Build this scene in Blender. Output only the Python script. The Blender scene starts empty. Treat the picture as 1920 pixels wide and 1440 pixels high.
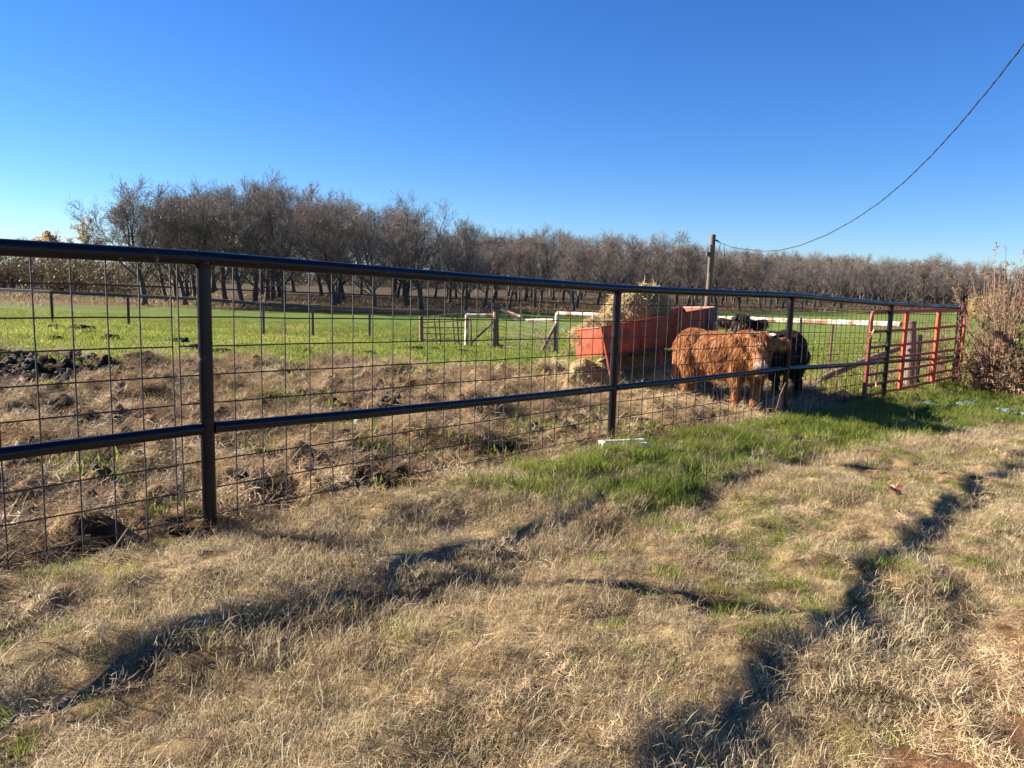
import bpy, bmesh, math, random
import numpy as np
from mathutils import Vector, Matrix, Euler

# ------------------------------------------------------------------ camera, sky, sun, exposure
scene = bpy.context.scene
PITCH, ROLL = math.radians(7.7), math.radians(1.6)
CAM_Z = 1.44
fw = Vector((0, math.cos(PITCH), -math.sin(PITCH)))
up0 = Vector((0, math.sin(PITCH), math.cos(PITCH)))
right = Vector((1, 0, 0)) * math.cos(ROLL) + up0 * math.sin(ROLL)
up = Vector((-1, 0, 0)) * math.sin(ROLL) + up0 * math.cos(ROLL)
cam_data = bpy.data.cameras.new("camera")
cam = bpy.data.objects.new("camera", cam_data)
scene.collection.objects.link(cam)
cam.matrix_world = Matrix(((right.x, up.x, -fw.x, 0), (right.y, up.y, -fw.y, 0),
                           (right.z, up.z, -fw.z, CAM_Z), (0, 0, 0, 1)))
cam_data.sensor_width = 36.0
cam_data.lens = 36.0 * 1443.0 / 1920.0
cam_data.clip_start = 0.05
cam_data.clip_end = 5000
scene.camera = cam

SUN_EL = math.radians(25.0)
SUN_TO = Vector((-0.97, 0.245, 0)).normalized()          # horizontal direction towards the sun
SUN_AZ = math.atan2(SUN_TO.x, SUN_TO.y)
world = bpy.data.worlds.new("World")
scene.world = world
world.use_nodes = True
wn, wl = world.node_tree.nodes, world.node_tree.links
wn.clear()
sky = wn.new("ShaderNodeTexSky")
sky.sky_type = 'NISHITA'
sky.sun_disc = False
sky.sun_elevation = SUN_EL
sky.sun_rotation = SUN_AZ
sky.altitude = 300
sky.air_density = 1.0
sky.dust_density = 0.0
sky.ozone_density = 8.0
bg = wn.new("ShaderNodeBackground")
bg.inputs[1].default_value = 0.05
sat = wn.new("ShaderNodeHueSaturation")
sat.inputs["Saturation"].default_value = 1.12
sat.inputs["Hue"].default_value = 0.51
wo = wn.new("ShaderNodeOutputWorld")
wl.new(sky.outputs[0], sat.inputs["Color"])
wl.new(sat.outputs[0], bg.inputs[0])
wl.new(bg.outputs[0], wo.inputs[0])

sun_data = bpy.data.lights.new("sun", 'SUN')
sun_data.energy = 5.0
sun_data.angle = math.radians(0.53)
sun_data.color = (1.0, 0.91, 0.77)
sun = bpy.data.objects.new("sun", sun_data)
scene.collection.objects.link(sun)
to_sun = Vector((SUN_TO.x * math.cos(SUN_EL), SUN_TO.y * math.cos(SUN_EL), math.sin(SUN_EL)))
sun.rotation_euler = to_sun.to_track_quat('Z', 'Y').to_euler()

scene.view_settings.view_transform = 'Standard'
scene.view_settings.look = 'None'
scene.view_settings.exposure = 1.85
scene.view_settings.gamma = 1.0
scene.cycles.max_bounces = 4
scene.cycles.diffuse_bounces = 1
scene.cycles.glossy_bounces = 2
scene.cycles.transmission_bounces = 2
scene.cycles.adaptive_threshold = 0.02
scene.cycles.transparent_max_bounces = 8

# ------------------------------------------------------------------ helpers
rnd = random.Random(7)
rng = np.random.default_rng(7)
COL = scene.collection


def link(o, parent=None):
    COL.objects.link(o)
    if parent is not None:
        o.parent = parent
    return o


def tag(o, label=None, cat=None, group=None, kind=None):
    if label: o["label"] = label
    if cat: o["category"] = cat
    if group: o["group"] = group
    if kind: o["kind"] = kind
    return o


def empty(name, loc, label=None, cat=None, group=None, rz=0.0):
    o = bpy.data.objects.new(name, None)
    o.empty_display_size = 0.1
    link(o)
    o.location = loc
    o.rotation_euler = (0, 0, rz)
    return tag(o, label, cat, group)


def np_mesh(name, V, faces_list, mat=None, smooth=True, attrs=None):
    """mesh from numpy: faces_list = list of (M,k) int arrays (k = 3 or 4)"""
    me = bpy.data.meshes.new(name)
    V = np.asarray(V, np.float32)
    me.vertices.add(len(V))
    me.vertices.foreach_set("co", V.ravel())
    loops = np.concatenate([f.ravel() for f in faces_list]).astype(np.int32)
    sizes = np.concatenate([np.full(len(f), f.shape[1]) for f in faces_list]).astype(np.int32)
    me.loops.add(len(loops))
    me.loops.foreach_set("vertex_index", loops)
    me.polygons.add(len(sizes))
    starts = np.r_[0, np.cumsum(sizes)[:-1]].astype(np.int32)
    me.polygons.foreach_set("loop_start", starts)
    me.polygons.foreach_set("use_smooth", np.full(len(sizes), smooth))
    if attrs:
        for an, (typ, data) in attrs.items():
            a = me.attributes.new(an, typ, 'POINT')
            if typ == 'FLOAT':
                a.data.foreach_set("value", np.asarray(data, np.float32).ravel())
            elif typ == 'FLOAT_COLOR':
                a.data.foreach_set("color", np.asarray(data, np.float32).ravel())
            else:
                a.data.foreach_set("vector", np.asarray(data, np.float32).ravel())
    me.update(calc_edges=True)
    if mat: me.materials.append(mat)
    return me


class MB:
    """collects simple shapes into one mesh"""
    def __init__(s):
        s.v, s.f = [], []

    def poly(s, pts):
        b = len(s.v)
        s.v += [tuple(p) for p in pts]
        s.f.append(tuple(range(b, b + len(pts))))
        return s

    def tube(s, pts, rad, n=8, caps=True):
        pts = [Vector(p) for p in pts]
        if not hasattr(rad, '__len__'): rad = [rad] * len(pts)
        b = len(s.v)
        ref = None
        for i, p in enumerate(pts):
            t = (pts[min(i + 1, len(pts) - 1)] - pts[max(i - 1, 0)])
            t = t.normalized() if t.length > 1e-9 else Vector((0, 0, 1))
            if ref is None:
                ref = Vector((0, 0, 1)) if abs(t.z) < .9 else Vector((1, 0, 0))
            a = t.cross(ref)
            a = a.normalized() if a.length > 1e-6 else t.orthogonal().normalized()
            c = t.cross(a).normalized()
            ref = -c if False else ref
            for k in range(n):
                th = 2 * math.pi * k / n
                s.v.append(tuple(p + (a * math.cos(th) + c * math.sin(th)) * rad[i]))
        for i in range(len(pts) - 1):
            for k in range(n):
                k2 = (k + 1) % n
                s.f.append((b + i * n + k, b + i * n + k2, b + (i + 1) * n + k2, b + (i + 1) * n + k))
        if caps:
            s.f.append(tuple(b + k for k in range(n))[::-1])
            e = b + (len(pts) - 1) * n
            s.f.append(tuple(e + k for k in range(n)))
        return s

    def box(s, c, size, rot=(0, 0, 0)):
        M = Euler(rot).to_matrix()
        b = len(s.v)
        for dx in (-.5, .5):
            for dy in (-.5, .5):
                for dz in (-.5, .5):
                    s.v.append(tuple(Vector(c) + M @ Vector((dx * size[0], dy * size[1], dz * size[2]))))
        for q in ((0, 1, 3, 2), (4, 6, 7, 5), (0, 4, 5, 1), (2, 3, 7, 6), (0, 2, 6, 4), (1, 5, 7, 3)):
            s.f.append(tuple(b + i for i in q))
        return s

    def beam(s, p0, p1, w, h):
        p0, p1 = Vector(p0), Vector(p1)
        t = (p1 - p0).normalized()
        a = t.cross(Vector((0, 0, 1)))
        a = a.normalized() if a.length > 1e-4 else Vector((1, 0, 0))
        c = a.cross(t).normalized()
        b = len(s.v)
        for p in (p0, p1):
            for x, y in ((-1, -1), (1, -1), (1, 1), (-1, 1)):
                s.v.append(tuple(p + a * x * w / 2 + c * y * h / 2))
        for q in ((0, 1, 2, 3), (7, 6, 5, 4), (0, 4, 5, 1), (1, 5, 6, 2), (2, 6, 7, 3), (3, 7, 4, 0)):
            s.f.append(tuple(b + i for i in q))
        return s

    def build(s, name, mat, parent=None, smooth=False, bevel=0):
        me = bpy.data.meshes.new(name)
        me.from_pydata(s.v, [], s.f)
        bm = bmesh.new(); bm.from_mesh(me)
        bmesh.ops.recalc_face_normals(bm, faces=bm.faces)
        bm.to_mesh(me); bm.free()
        if smooth:
            me.polygons.foreach_set("use_smooth", [True] * len(me.polygons))
            try: me.set_sharp_from_angle(angle=math.radians(40))
            except Exception: pass
        me.materials.append(mat)
        o = link(bpy.data.objects.new(name, me), parent)
        if bevel:
            m = o.modifiers.new("bevel", 'BEVEL'); m.width = bevel; m.segments = 2
        return o


def hash2(ix, iy, seed):
    h = (ix.astype(np.int64) * 374761393 + iy.astype(np.int64) * 668265263 + seed * 1442695041) & 0xFFFFFFFF
    h = ((h ^ (h >> 13)) * 1274126177) & 0xFFFFFFFF
    h = h ^ (h >> 16)
    return (h & 0xFFFFFF) / float(0xFFFFFF)


def vnoise(x, y, seed=0):
    x = np.asarray(x, float); y = np.asarray(y, float)
    ix, iy = np.floor(x).astype(np.int64), np.floor(y).astype(np.int64)
    fx, fy = x - ix, y - iy
    fx = fx * fx * fx * (fx * (fx * 6 - 15) + 10); fy = fy * fy * fy * (fy * (fy * 6 - 15) + 10)
    a, b = hash2(ix, iy, seed), hash2(ix + 1, iy, seed)
    c, d = hash2(ix, iy + 1, seed), hash2(ix + 1, iy + 1, seed)
    return (a + (b - a) * fx) * (1 - fy) + (c + (d - c) * fx) * fy


def fbm(x, y, seed=0, octv=4, gain=.5):
    s, a, n = 0, 1.0, 0
    for i in range(octv):
        s = s + a * (vnoise(x * 2 ** i + 17.3 * i, y * 2 ** i - 9.1 * i, seed + i) - .5)
        n += a; a *= gain
    return s / n * 2          # about -1..1


def sstep(a, b, x):
    t = np.clip((x - a) / (b - a), 0, 1)
    return t * t * (3 - 2 * t)


def inside(poly, x, y):
    x = np.asarray(x); y = np.asarray(y)
    r = np.zeros(x.shape, bool)
    n = len(poly)
    for i in range(n):
        x1, y1 = poly[i]; x2, y2 = poly[(i + 1) % n]
        c = ((y1 > y) != (y2 > y)) & (x < (x2 - x1) * (y - y1) / ((y2 - y1) if y2 != y1 else 1e-9) + x1)
        r ^= c
    return r


# ------------------------------------------------------------------ materials
def nodemat(name):
    m = bpy.data.materials.new(name)
    m.use_nodes = True
    nt = m.node_tree
    nt.nodes.clear()
    out = nt.nodes.new("ShaderNodeOutputMaterial")
    return m, nt, out


def N(nt, typ, **kw):
    n = nt.nodes.new(typ)
    for k, v in kw.items():
        setattr(n, k, v)
    return n


def ramp(nt, fac, stops):
    r = N(nt, "ShaderNodeValToRGB")
    el = r.color_ramp.elements
    while len(el) < len(stops): el.new(0.5)
    for e, (p, c) in zip(el, stops):
        e.position = p
        e.color = (*c, 1) if len(c) == 3 else c
    nt.links.new(fac, r.inputs[0])
    return r.outputs[0]


def noise_mat(name, stops, scale=8, rough=.6, metal=0, bump=.0, bscale=40, detail=6, spec=.5, stretch=(1, 1, 1), coat=0):
    m, nt, out = nodemat(name)
    L = nt.links
    tc = N(nt, "ShaderNodeTexCoord"); mp = N(nt, "ShaderNodeMapping")
    mp.inputs["Scale"].default_value = stretch
    L.new(tc.outputs["Object"], mp.inputs[0])
    nz = N(nt, "ShaderNodeTexNoise"); nz.inputs["Scale"].default_value = scale; nz.inputs["Detail"].default_value = detail
    nz.inputs["Roughness"].default_value = .65
    L.new(mp.outputs[0], nz.inputs["Vector"])
    col = ramp(nt, nz.outputs[0], stops)
    p = N(nt, "ShaderNodeBsdfPrincipled")
    L.new(col, p.inputs["Base Color"])
    p.inputs["Roughness"].default_value = rough
    p.inputs["Metallic"].default_value = metal
    p.inputs["Specular IOR Level"].default_value = spec
    if coat: p.inputs["Coat Weight"].default_value = coat
    if bump:
        n2 = N(nt, "ShaderNodeTexNoise"); n2.inputs["Scale"].default_value = bscale; n2.inputs["Detail"].default_value = 5
        L.new(mp.outputs[0], n2.inputs["Vector"])
        b = N(nt, "ShaderNodeBump"); b.inputs["Strength"].default_value = bump; b.inputs["Distance"].default_value = .02
        L.new(n2.outputs[0], b.inputs["Height"]); L.new(b.outputs[0], p.inputs["Normal"])
    L.new(p.outputs[0], out.inputs[0])
    return m


def blade_mat(name, stops, trans=.35, use_var=.5, rough=.6):
    """leaf-like: colour from per-blade 'tint' plus per-clump 'var', part of the light shines through"""
    m, nt, out = nodemat(name)
    L = nt.links
    a = N(nt, "ShaderNodeAttribute", attribute_name="tint")
    f = a.outputs["Fac"]
    if use_var:
        v = N(nt, "ShaderNodeAttribute", attribute_name="var", attribute_type='INSTANCER')
        mx = N(nt, "ShaderNodeMix"); mx.inputs[0].default_value = use_var
        L.new(f, mx.inputs[2]); L.new(v.outputs["Fac"], mx.inputs[3])
        f = mx.outputs[0]
    col = ramp(nt, f, stops)
    d = N(nt, "ShaderNodeBsdfPrincipled"); d.inputs["Roughness"].default_value = rough
    d.inputs["Specular IOR Level"].default_value = .25
    t = N(nt, "ShaderNodeBsdfTranslucent")
    L.new(col, d.inputs["Base Color"]); L.new(col, t.inputs[0])
    mix = N(nt, "ShaderNodeMixShader"); mix.inputs[0].default_value = trans
    L.new(d.outputs[0], mix.inputs[1]); L.new(t.outputs[0], mix.inputs[2])
    L.new(mix.outputs[0], out.inputs[0])
    return m


M = {}
def pipe_paint():
    m, nt, out = nodemat('black_pipe_paint')
    L = nt.links
    tc = N(nt, "ShaderNodeTexCoord")
    n1 = N(nt, "ShaderNodeTexNoise"); n1.inputs["Scale"].default_value = 16; n1.inputs["Detail"].default_value = 10; n1.inputs["Roughness"].default_value = .75
    n2 = N(nt, "ShaderNodeTexNoise"); n2.inputs["Scale"].default_value = 3.5; n2.inputs["Detail"].default_value = 6
    for n in (n1, n2): L.new(tc.outputs["Object"], n.inputs["Vector"])
    ad = N(nt, "ShaderNodeMath", operation='MULTIPLY_ADD'); ad.inputs[1].default_value = .45
    L.new(n2.outputs[0], ad.inputs[0]); L.new(n1.outputs[0], ad.inputs[2])
    col = ramp(nt, ad.outputs[0], [(.0, (.005, .005, .007)), (.80, (.008, .008, .012)), (.86, (.014, .014, .018)), (.90, (.07, .065, .06)), (.95, (.20, .17, .15)), (1, (.14, .08, .05))])
    ro = ramp(nt, n2.outputs[0], [(.35, (.15, .15, .15)), (.65, (.38, .38, .38))])
    p = N(nt, "ShaderNodeBsdfPrincipled"); p.inputs["Specular IOR Level"].default_value = .22
    L.new(col, p.inputs["Base Color"]); L.new(ro, p.inputs["Roughness"])
    b = N(nt, "ShaderNodeBump"); b.inputs["Strength"].default_value = .12; b.inputs["Distance"].default_value = .01
    L.new(n1.outputs[0], b.inputs["Height"]); L.new(b.outputs[0], p.inputs["Normal"])
    L.new(p.outputs[0], out.inputs[0])
    return m


M['black_pipe'] = pipe_paint()
M['wire'] = noise_mat('weathered_wire', [(0, (.025, .019, .017)), (.5, (.05, .040, .036)), (1, (.10, .085, .078))], scale=30, rough=.6, metal=.0, spec=.3)
M['orange_gate'] = noise_mat('orange_gate_paint', [(0, (.30, .055, .025)), (.35, (.62, .075, .025)), (.65, (.72, .10, .035)), (1, (.50, .12, .06))], scale=9, rough=.55, bump=.05)
M['orange_gate_shade_tone'] = noise_mat('shade_toned_gate_paint', [(0, (.20, .05, .035)), (.5, (.34, .065, .04)), (1, (.45, .10, .06))], scale=9, rough=.55)  # darker copy of the gate orange: shade on the tubes put into the colour
M['feeder_red'] = noise_mat('feeder_red_paint', [(0, (.04, .027, .023)), (.40, (.10, .045, .03)), (.455, (.31, .055, .022)), (.56, (.39, .072, .026)), (.62, (.20, .055, .032)), (.68, (.39, .092, .042)), (1, (.28, .14, .11))], scale=6.5, rough=.5, bump=.3, bscale=5, detail=9)
M['feeder_dark'] = noise_mat('feeder_dark_steel_and_shade', [(0, (.02, .018, .022)), (.5, (.045, .03, .036)), (1, (.09, .05, .05))], scale=4, rough=.5)  # dark steel; on the near side's right end it carries painted shade
M['rust_pipe'] = noise_mat('rusty_pipe', [(0, (.09, .045, .03)), (.5, (.17, .085, .055)), (1, (.33, .22, .17))], scale=9, rough=.75, bump=.1)
M['white_rust'] = noise_mat('white_paint_with_rust', [(0, (.20, .085, .045)), (.45, (.34, .165, .095)), (.50, (.56, .46, .37)), (.6, (.70, .65, .57)), (1, (.76, .72, .65))], scale=4.5, rough=.55, detail=8)
M['old_wood'] = noise_mat('weathered_wood', [(0, (.07, .05, .04)), (.5, (.17, .125, .095)), (1, (.30, .24, .19))], scale=7, rough=.85, bump=.3, stretch=(6, 6, .5))
M['pole_wood'] = noise_mat('pole_wood', [(0, (.06, .04, .03)), (.5, (.13, .088, .064)), (1, (.21, .15, .115))], scale=6, rough=.85, bump=.3, stretch=(6, 6, .4))
M['dark_paint'] = noise_mat('dark_fence_paint', [(0, (.012, .012, .014)), (1, (.035, .033, .034))], scale=8, rough=.5)
M['grey_post'] = noise_mat('grey_post_paint', [(0, (.06, .06, .065)), (1, (.14, .14, .14))], scale=8, rough=.6)
M['cable'] = noise_mat('cable_rubber', [(0, (.012, .012, .016)), (1, (.03, .03, .035))], scale=20, rough=.5)
M['steel'] = noise_mat('galvanised_steel', [(0, (.25, .25, .26)), (1, (.45, .45, .45))], scale=20, rough=.45, metal=.8)
M['white_board'] = noise_mat('white_board_paint', [(0, (.45, .42, .38)), (.35, (.72, .70, .66)), (1, (.82, .81, .78))], scale=12, rough=.6, bump=.1)
M['bark'] = noise_mat('pecan_bark', [(0, (.035, .029, .025)), (.5, (.075, .062, .053)), (1, (.135, .115, .10))], scale=5, rough=.9, bump=.4, bscale=12, stretch=(1, 1, .3))
M['dung'] = noise_mat('dung', [(0, (.012, .009, .007)), (1, (.035, .025, .018))], scale=20, rough=1, bump=.3, spec=.05)
M['tarp'] = noise_mat('pale_blue_netting', [(0, (.08, .13, .16)), (.5, (.20, .28, .31)), (1, (.42, .50, .52))], scale=14, rough=.5, bump=.3)
M['twine'] = noise_mat('green_netwrap', [(0, (.10, .34, .20)), (1, (.30, .55, .38))], scale=20, rough=.6)
M['rope'] = noise_mat('faded_orange_rope', [(0, (.55, .20, .10)), (1, (.72, .40, .22))], scale=20, rough=.8)
M['leaf_red'] = noise_mat('fallen_red_leaf', [(0, (.40, .11, .06)), (1, (.52, .20, .11))], scale=20, rough=.6)
M['stone'] = noise_mat('pale_stone', [(0, (.25, .24, .22)), (1, (.5, .48, .45))], scale=20, rough=.8)
M['hoof'] = noise_mat('hoof', [(0, (.03, .022, .016)), (1, (.07, .05, .035))], scale=20, rough=.6)
M['horn'] = noise_mat('horn', [(0, (.55, .47, .36)), (1, (.72, .65, .53))], scale=10, rough=.4)
M['muzzle'] = noise_mat('muzzle_skin', [(0, (.42, .27, .20)), (1, (.62, .46, .37))], scale=14, rough=.45)
M['dark_muzzle'] = noise_mat('dark_muzzle_skin', [(0, (.014, .010, .009)), (1, (.03, .022, .02))], scale=14, rough=.8, spec=.15)
M['eye'] = noise_mat('eye', [(0, (.006, .004, .003)), (1, (.012, .009, .007))], scale=10, rough=.1)
M['tag'] = noise_mat('yellow_ear_tag', [(0, (.62, .48, .06)), (1, (.72, .58, .10))], scale=10, rough=.5)
M['skin_orange'] = noise_mat('orange_hide', [(0, (.17, .06, .02)), (1, (.33, .13, .045))], scale=10, rough=.8)
M['skin_dark'] = noise_mat('dark_hide', [(0, (.008, .006, .005)), (1, (.02, .013, .01))], scale=10, rough=.8)
M['fur_orange'] = blade_mat('orange_fur', [(0, (.18, .062, .02)), (.35, (.38, .148, .045)), (.7, (.53, .24, .085)), (1, (.68, .42, .21))], trans=.25, use_var=0, rough=.5)
M['fur_dark'] = blade_mat('dark_brown_fur', [(0, (.008, .0055, .0045)), (.45, (.032, .018, .012)), (.75, (.08, .043, .025)), (1, (.24, .145, .085))], trans=.15, use_var=0, rough=.45)
M['hay'] = blade_mat('hay_straw', [(0, (.20, .13, .05)), (.4, (.45, .33, .145)), (1, (.72, .58, .32))], trans=.3, use_var=0)
M['hay_core'] = noise_mat('hay_packed', [(0, (.08, .055, .025)), (.5, (.25, .18, .08)), (1, (.45, .34, .17))], scale=16, rough=.9, bump=.8, bscale=45)
M['dry_blade'] = blade_mat('dry_grass_blade', [(0, (.045, .030, .015)), (.28, (.22, .152, .076)), (.58, (.53, .41, .23)), (1, (.82, .73, .51))], trans=.36, use_var=.42)
M['green_blade'] = blade_mat('green_grass_blade', [(0, (.045, .068, .011)), (.4, (.13, .175, .024)), (.75, (.28, .31, .05)), (1, (.48, .43, .17))], trans=.45, use_var=.45)
M['litter'] = blade_mat('trampled_straw', [(0, (.05, .031, .017)), (.36, (.25, .16, .083)), (.68, (.53, .38, .205)), (1, (.75, .60, .37))], trans=.2, use_var=.5)
M['mudclod'] = noise_mat('mud_clod', [(0, (.022, .014, .009)), (.5, (.058, .036, .022)), (1, (.13, .085, .052))], scale=18, rough=.85, bump=.7, bscale=60)
M['weed_leaf'] = blade_mat('dead_weed_leaf', [(0, (.075, .042, .026)), (.5, (.27, .165, .098)), (1, (.54, .39, .25))], trans=.35, use_var=0)
M['weed_stem'] = noise_mat('dead_weed_stem', [(0, (.12, .065, .040)), (1, (.36, .23, .15))], scale=12, rough=.8)
M['twig'] = blade_mat('pecan_twig', [(0, (.075, .064, .057)), (.5, (.175, .15, .134)), (.8, (.30, .26, .235)), (1, (.42, .375, .34))], trans=.05, use_var=0, rough=.8)
M['dead_leaf'] = blade_mat('dead_pecan_leaf', [(0, (.085, .05, .032)), (.5, (.17, .105, .068)), (1, (.30, .20, .13))], trans=.3, use_var=0)
M['gold_leaf'] = blade_mat('golden_leaf', [(0, (.34, .22, .08)), (.5, (.52, .36, .15)), (1, (.66, .50, .26))], trans=.4, use_var=0)
M['pale_leaf'] = blade_mat('pale_yellow_leaf', [(0, (.30, .24, .12)), (.5, (.46, .38, .20)), (1, (.60, .52, .33))], trans=.4, use_var=0)
M['scrub'] = blade_mat('scrub_twigs', [(0, (.045, .034, .023)), (.5, (.10, .077, .047)), (.85, (.15, .125, .052)), (1, (.24, .205, .07))], trans=.2, use_var=0)


# ------------------------------------------------------------------ ground shape and zones (world coordinates, metres)
POSTS = [(-1.638, 4.082), (0.97, 7.293), (3.478, 9.723), (5.988, 12.30), (8.92, 15.40)]
POST_TOP = [1.508, 1.387, 1.344, 1.228, 1.15]
POST_MID = [0.601, 0.445, 0.422, 0.305, 0.171]
PX = np.array([-6.5] + [p[0] for p in POSTS] + [30.0, 400.0]); PY = np.array([-1.9] + [p[1] for p in POSTS] + [15.9, 16.6])
LUSH = [(-0.27, 5.39), (0.02, 6.05), (0.84, 6.98), (1.88, 7.99), (3.39, 9.61), (5.66, 11.96), (8.35, 14.5), (11, 15.2), (13, 13.8),
        (9.6, 11.9), (7.06, 10.46), (5.03, 8.91), (3.77, 7.81), (2.81, 7.32), (2.21, 6.71), (1.57, 5.9), (1.13, 5.0), (0.82, 4.65), (0.46, 5.09), (0.02, 5.22)]
MIXED = [(2.43, 6.55), (3.98, 7.59), (6.5, 9.0), (9, 10.5), (8, 8.0), (4.69, 6.01), (3.4, 5.0), (1.87, 3.42), (1.05, 2.82), (0.72, 3.29), (1.13, 4.53)]
SOIL = [(2.62, 3.75), (1.72, 2.98), (1.22, 2.40), (0.8, 1.6), (0.7, 0.5), (9, 0.5), (12, 7), (5.2, 6.0)]
TUFT = [(-2.5, 3.2), (-1.78, 3.19), (-1.75, 3.5), (-2.24, 3.72), (-2.8, 3.6)]
BOUND_X = np.array([-14, -8.55, -7.1, -5.5, -3.52, -1.58, 0.41, 1.1, 3.2, 4.6, 5.4, 6.0]); BOUND_Y = np.array([11.2, 12.76, 13.38, 14.0, 13.95, 14.11, 14.88, 15.1, 15.6, 14.4, 12.9, 11.6])
BLACK = [(-11, 11.6), (-8.19, 12.3), (-6.3, 12.75), (-5.1, 10.4), (-6.26, 9.2), (-9, 8.6)]
HAYZ = [(-0.3, 12.6), (0.6, 15.0), (3.99, 15.6), (5.2, 12.9), (4.4, 10.4), (3.3, 9.0), (1.76, 8.9), (0.5, 10.8)]
ORCH = np.array([(-90, 56), (-40, 52), (-27, 51), (-17, 51), (-10, 51.5), (-2.6, 55), (6.4, 62), (18, 71), (34, 84), (64, 104), (90, 119), (200, 170)], float)


def fence_dist(x, y):          # > 0 on the photographer's side of the pipe fence
    return (x - np.interp(y, PY, PX)) * 0.76


def base_z(x, y):
    u = .65 * x + .76 * y
    return -.028 * np.clip(u - 2.04, -3, 15) - .02 * np.clip(y - 18, 0, 27)


def soft(poly, x, y, amp=.25, sc=1.6, seed=3):
    wx = x + amp * fbm(x * sc, y * sc, seed, 3); wy = y + amp * fbm(x * sc + 31, y * sc + 7, seed + 5, 3)
    return inside(poly, wx, wy).astype(float)


def zones(x, y):
    fd = fence_dist(x, y)
    by = np.interp(x, BOUND_X, BOUND_Y) + .55 * fbm(x * .9, y * .9, 21, 4)
    pad = sstep(.10, -.12, fd + .06 * fbm(x * 3, y * 3, 4, 2)) * sstep(.25, -.25, y - by) * (x < 6.1)
    out = sstep(-.12, .10, fd)
    return fd, pad, out


def ground_z(x, y):
    x = np.asarray(x, float); y = np.asarray(y, float)
    fd, pad, out = zones(x, y)
    z = base_z(x, y)
    near = np.exp(-np.clip(np.hypot(x, y) - 14, 0, None) / 10)
    a = x * .76 - y * .65; b = x * .65 + y * .76            # across / along the fence
    lawn = .052 * fbm(a * 1.9, b * .6, 40, 3) + .052 * fbm(x * 2.9, y * 2.9, 43, 3) + .030 * fbm(x * 6.5, y * 6.5, 47, 2) + .03 * np.exp(-((fd - .28) / .25) ** 2)
    for c0, dep in ((1.42, .065), (3.06, .04)):                    # wheel ruts running along the fence
        cc = c0 + .05 * fbm(b * .9, a * .3, 63, 2)
        dd_ = dep * (.75 + .5 * fbm(b * 1.4, a, 66, 2)) * sstep(13, 7, b)
        lawn = lawn - dd_ * sstep(cc - .20, cc - .02, fd) * (1 - sstep(cc + .02, cc + .55, fd)) + .35 * dd_ * np.exp(-((fd - cc + .34) / .16) ** 2)
    r = fbm(x * 2.1, y * 2.1, 50, 3)
    clod = .17 * r + .12 * (np.abs(fbm(x * 3.3, y * 3.3, 55, 3)) * 2 - .45) + .075 * fbm(x * 6, y * 6, 58, 2) - .11 * sstep(.12, .5, fbm(x * 4.2, y * 4.2, 52, 2)) + .0
    past = .035 * fbm(x * .9, y * .9, 60, 3)
    return z + near * (out * lawn + pad * clod * sstep(.15, -.45, fd) * (1 - .6 * np.exp(-(((x - 3.3) / 1.4) ** 2 + ((y - 10.7) / 1.4) ** 2))) + (1 - out) * (1 - pad) * past)


def gz(x, y):
    return float(ground_z(np.array([x]), np.array([y]))[0])


def mixc(c, d, t):
    return c + (np.asarray(d) - c) * t[..., None]


def ground_col(x, y):
    fd, pad, out = zones(x, y)
    n1 = fbm(x * .35, y * .35, 70, 4); n2 = fbm(x * 2.3, y * 2.3, 75, 4); n3 = fbm(x * 7, y * 7, 78, 3)
    c = np.zeros(x.shape + (3,)) + np.array((.13, .18, .028))
    c = mixc(c, (.22, .235, .045), sstep(-.3, .5, n2 + .5 * n1))                   # pasture
    c = mixc(c, (.24, .19, .08), .8 * sstep(.05, .5, n1 + .5 * n2) * sstep(48, 24, y))
    fld = sstep(21, 26, y + .35 * x * (x < 0) - .25 * np.clip(x, 0, 30)) * .85
    c = mixc(c, (.115, .165, .034), fld)                                             # sown field beyond
    orch_y = np.interp(x, ORCH[:, 0], ORCH[:, 1])
    od = y - orch_y + 5 * n1
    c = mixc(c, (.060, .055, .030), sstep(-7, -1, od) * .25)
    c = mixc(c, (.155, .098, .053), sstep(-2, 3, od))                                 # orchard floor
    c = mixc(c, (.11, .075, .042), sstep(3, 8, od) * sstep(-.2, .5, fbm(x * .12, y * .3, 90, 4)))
    c = mixc(c, (.055, .042, .026), sstep(4, 16, od) * .9)  # deeper orchard floor: shade of the trees painted in as a darker colour
    pc = np.zeros(x.shape + (3,)) + np.array((.060, .036, .021))                     # trampled paddock
    rr_ = fbm(x * 2.1, y * 2.1, 50, 3) + .5 * fbm(x * 5, y * 5, 86, 3)
    pc = mixc(pc, (.25, .165, .09), sstep(-.1, .35, rr_))
    pc = mixc(pc, (.026, .016, .010), sstep(.05, .4, -rr_))
    pc = mixc(pc, (.018, .012, .009), soft(BLACK, x, y) * .96)
    pc = mixc(pc, (.26, .185, .095), soft(HAYZ, x, y, .5) * .6)
    c = c + (pc - c) * pad[..., None]
    lc = np.zeros(x.shape + (3,)) + np.array((.20, .138, .074))                     # dry lawn soil and thatch
    lc = mixc(lc, (.33, .245, .135), sstep(-.3, .4, n2 + .3 * n3))
    lc = mixc(lc, (.07, .045, .025), .8 * sstep(.12, .45, fbm(x * 6, y * 6, 83, 3)))
    lc = mixc(lc, (.07, .095, .022), soft(LUSH, x, y) * .8)
    lc = mixc(lc, (.17, .085, .045), soft(SOIL, x, y, .3) * .85)
    c = c + (lc - c) * out[..., None]
    return np.clip(c, .004, 1)


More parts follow.
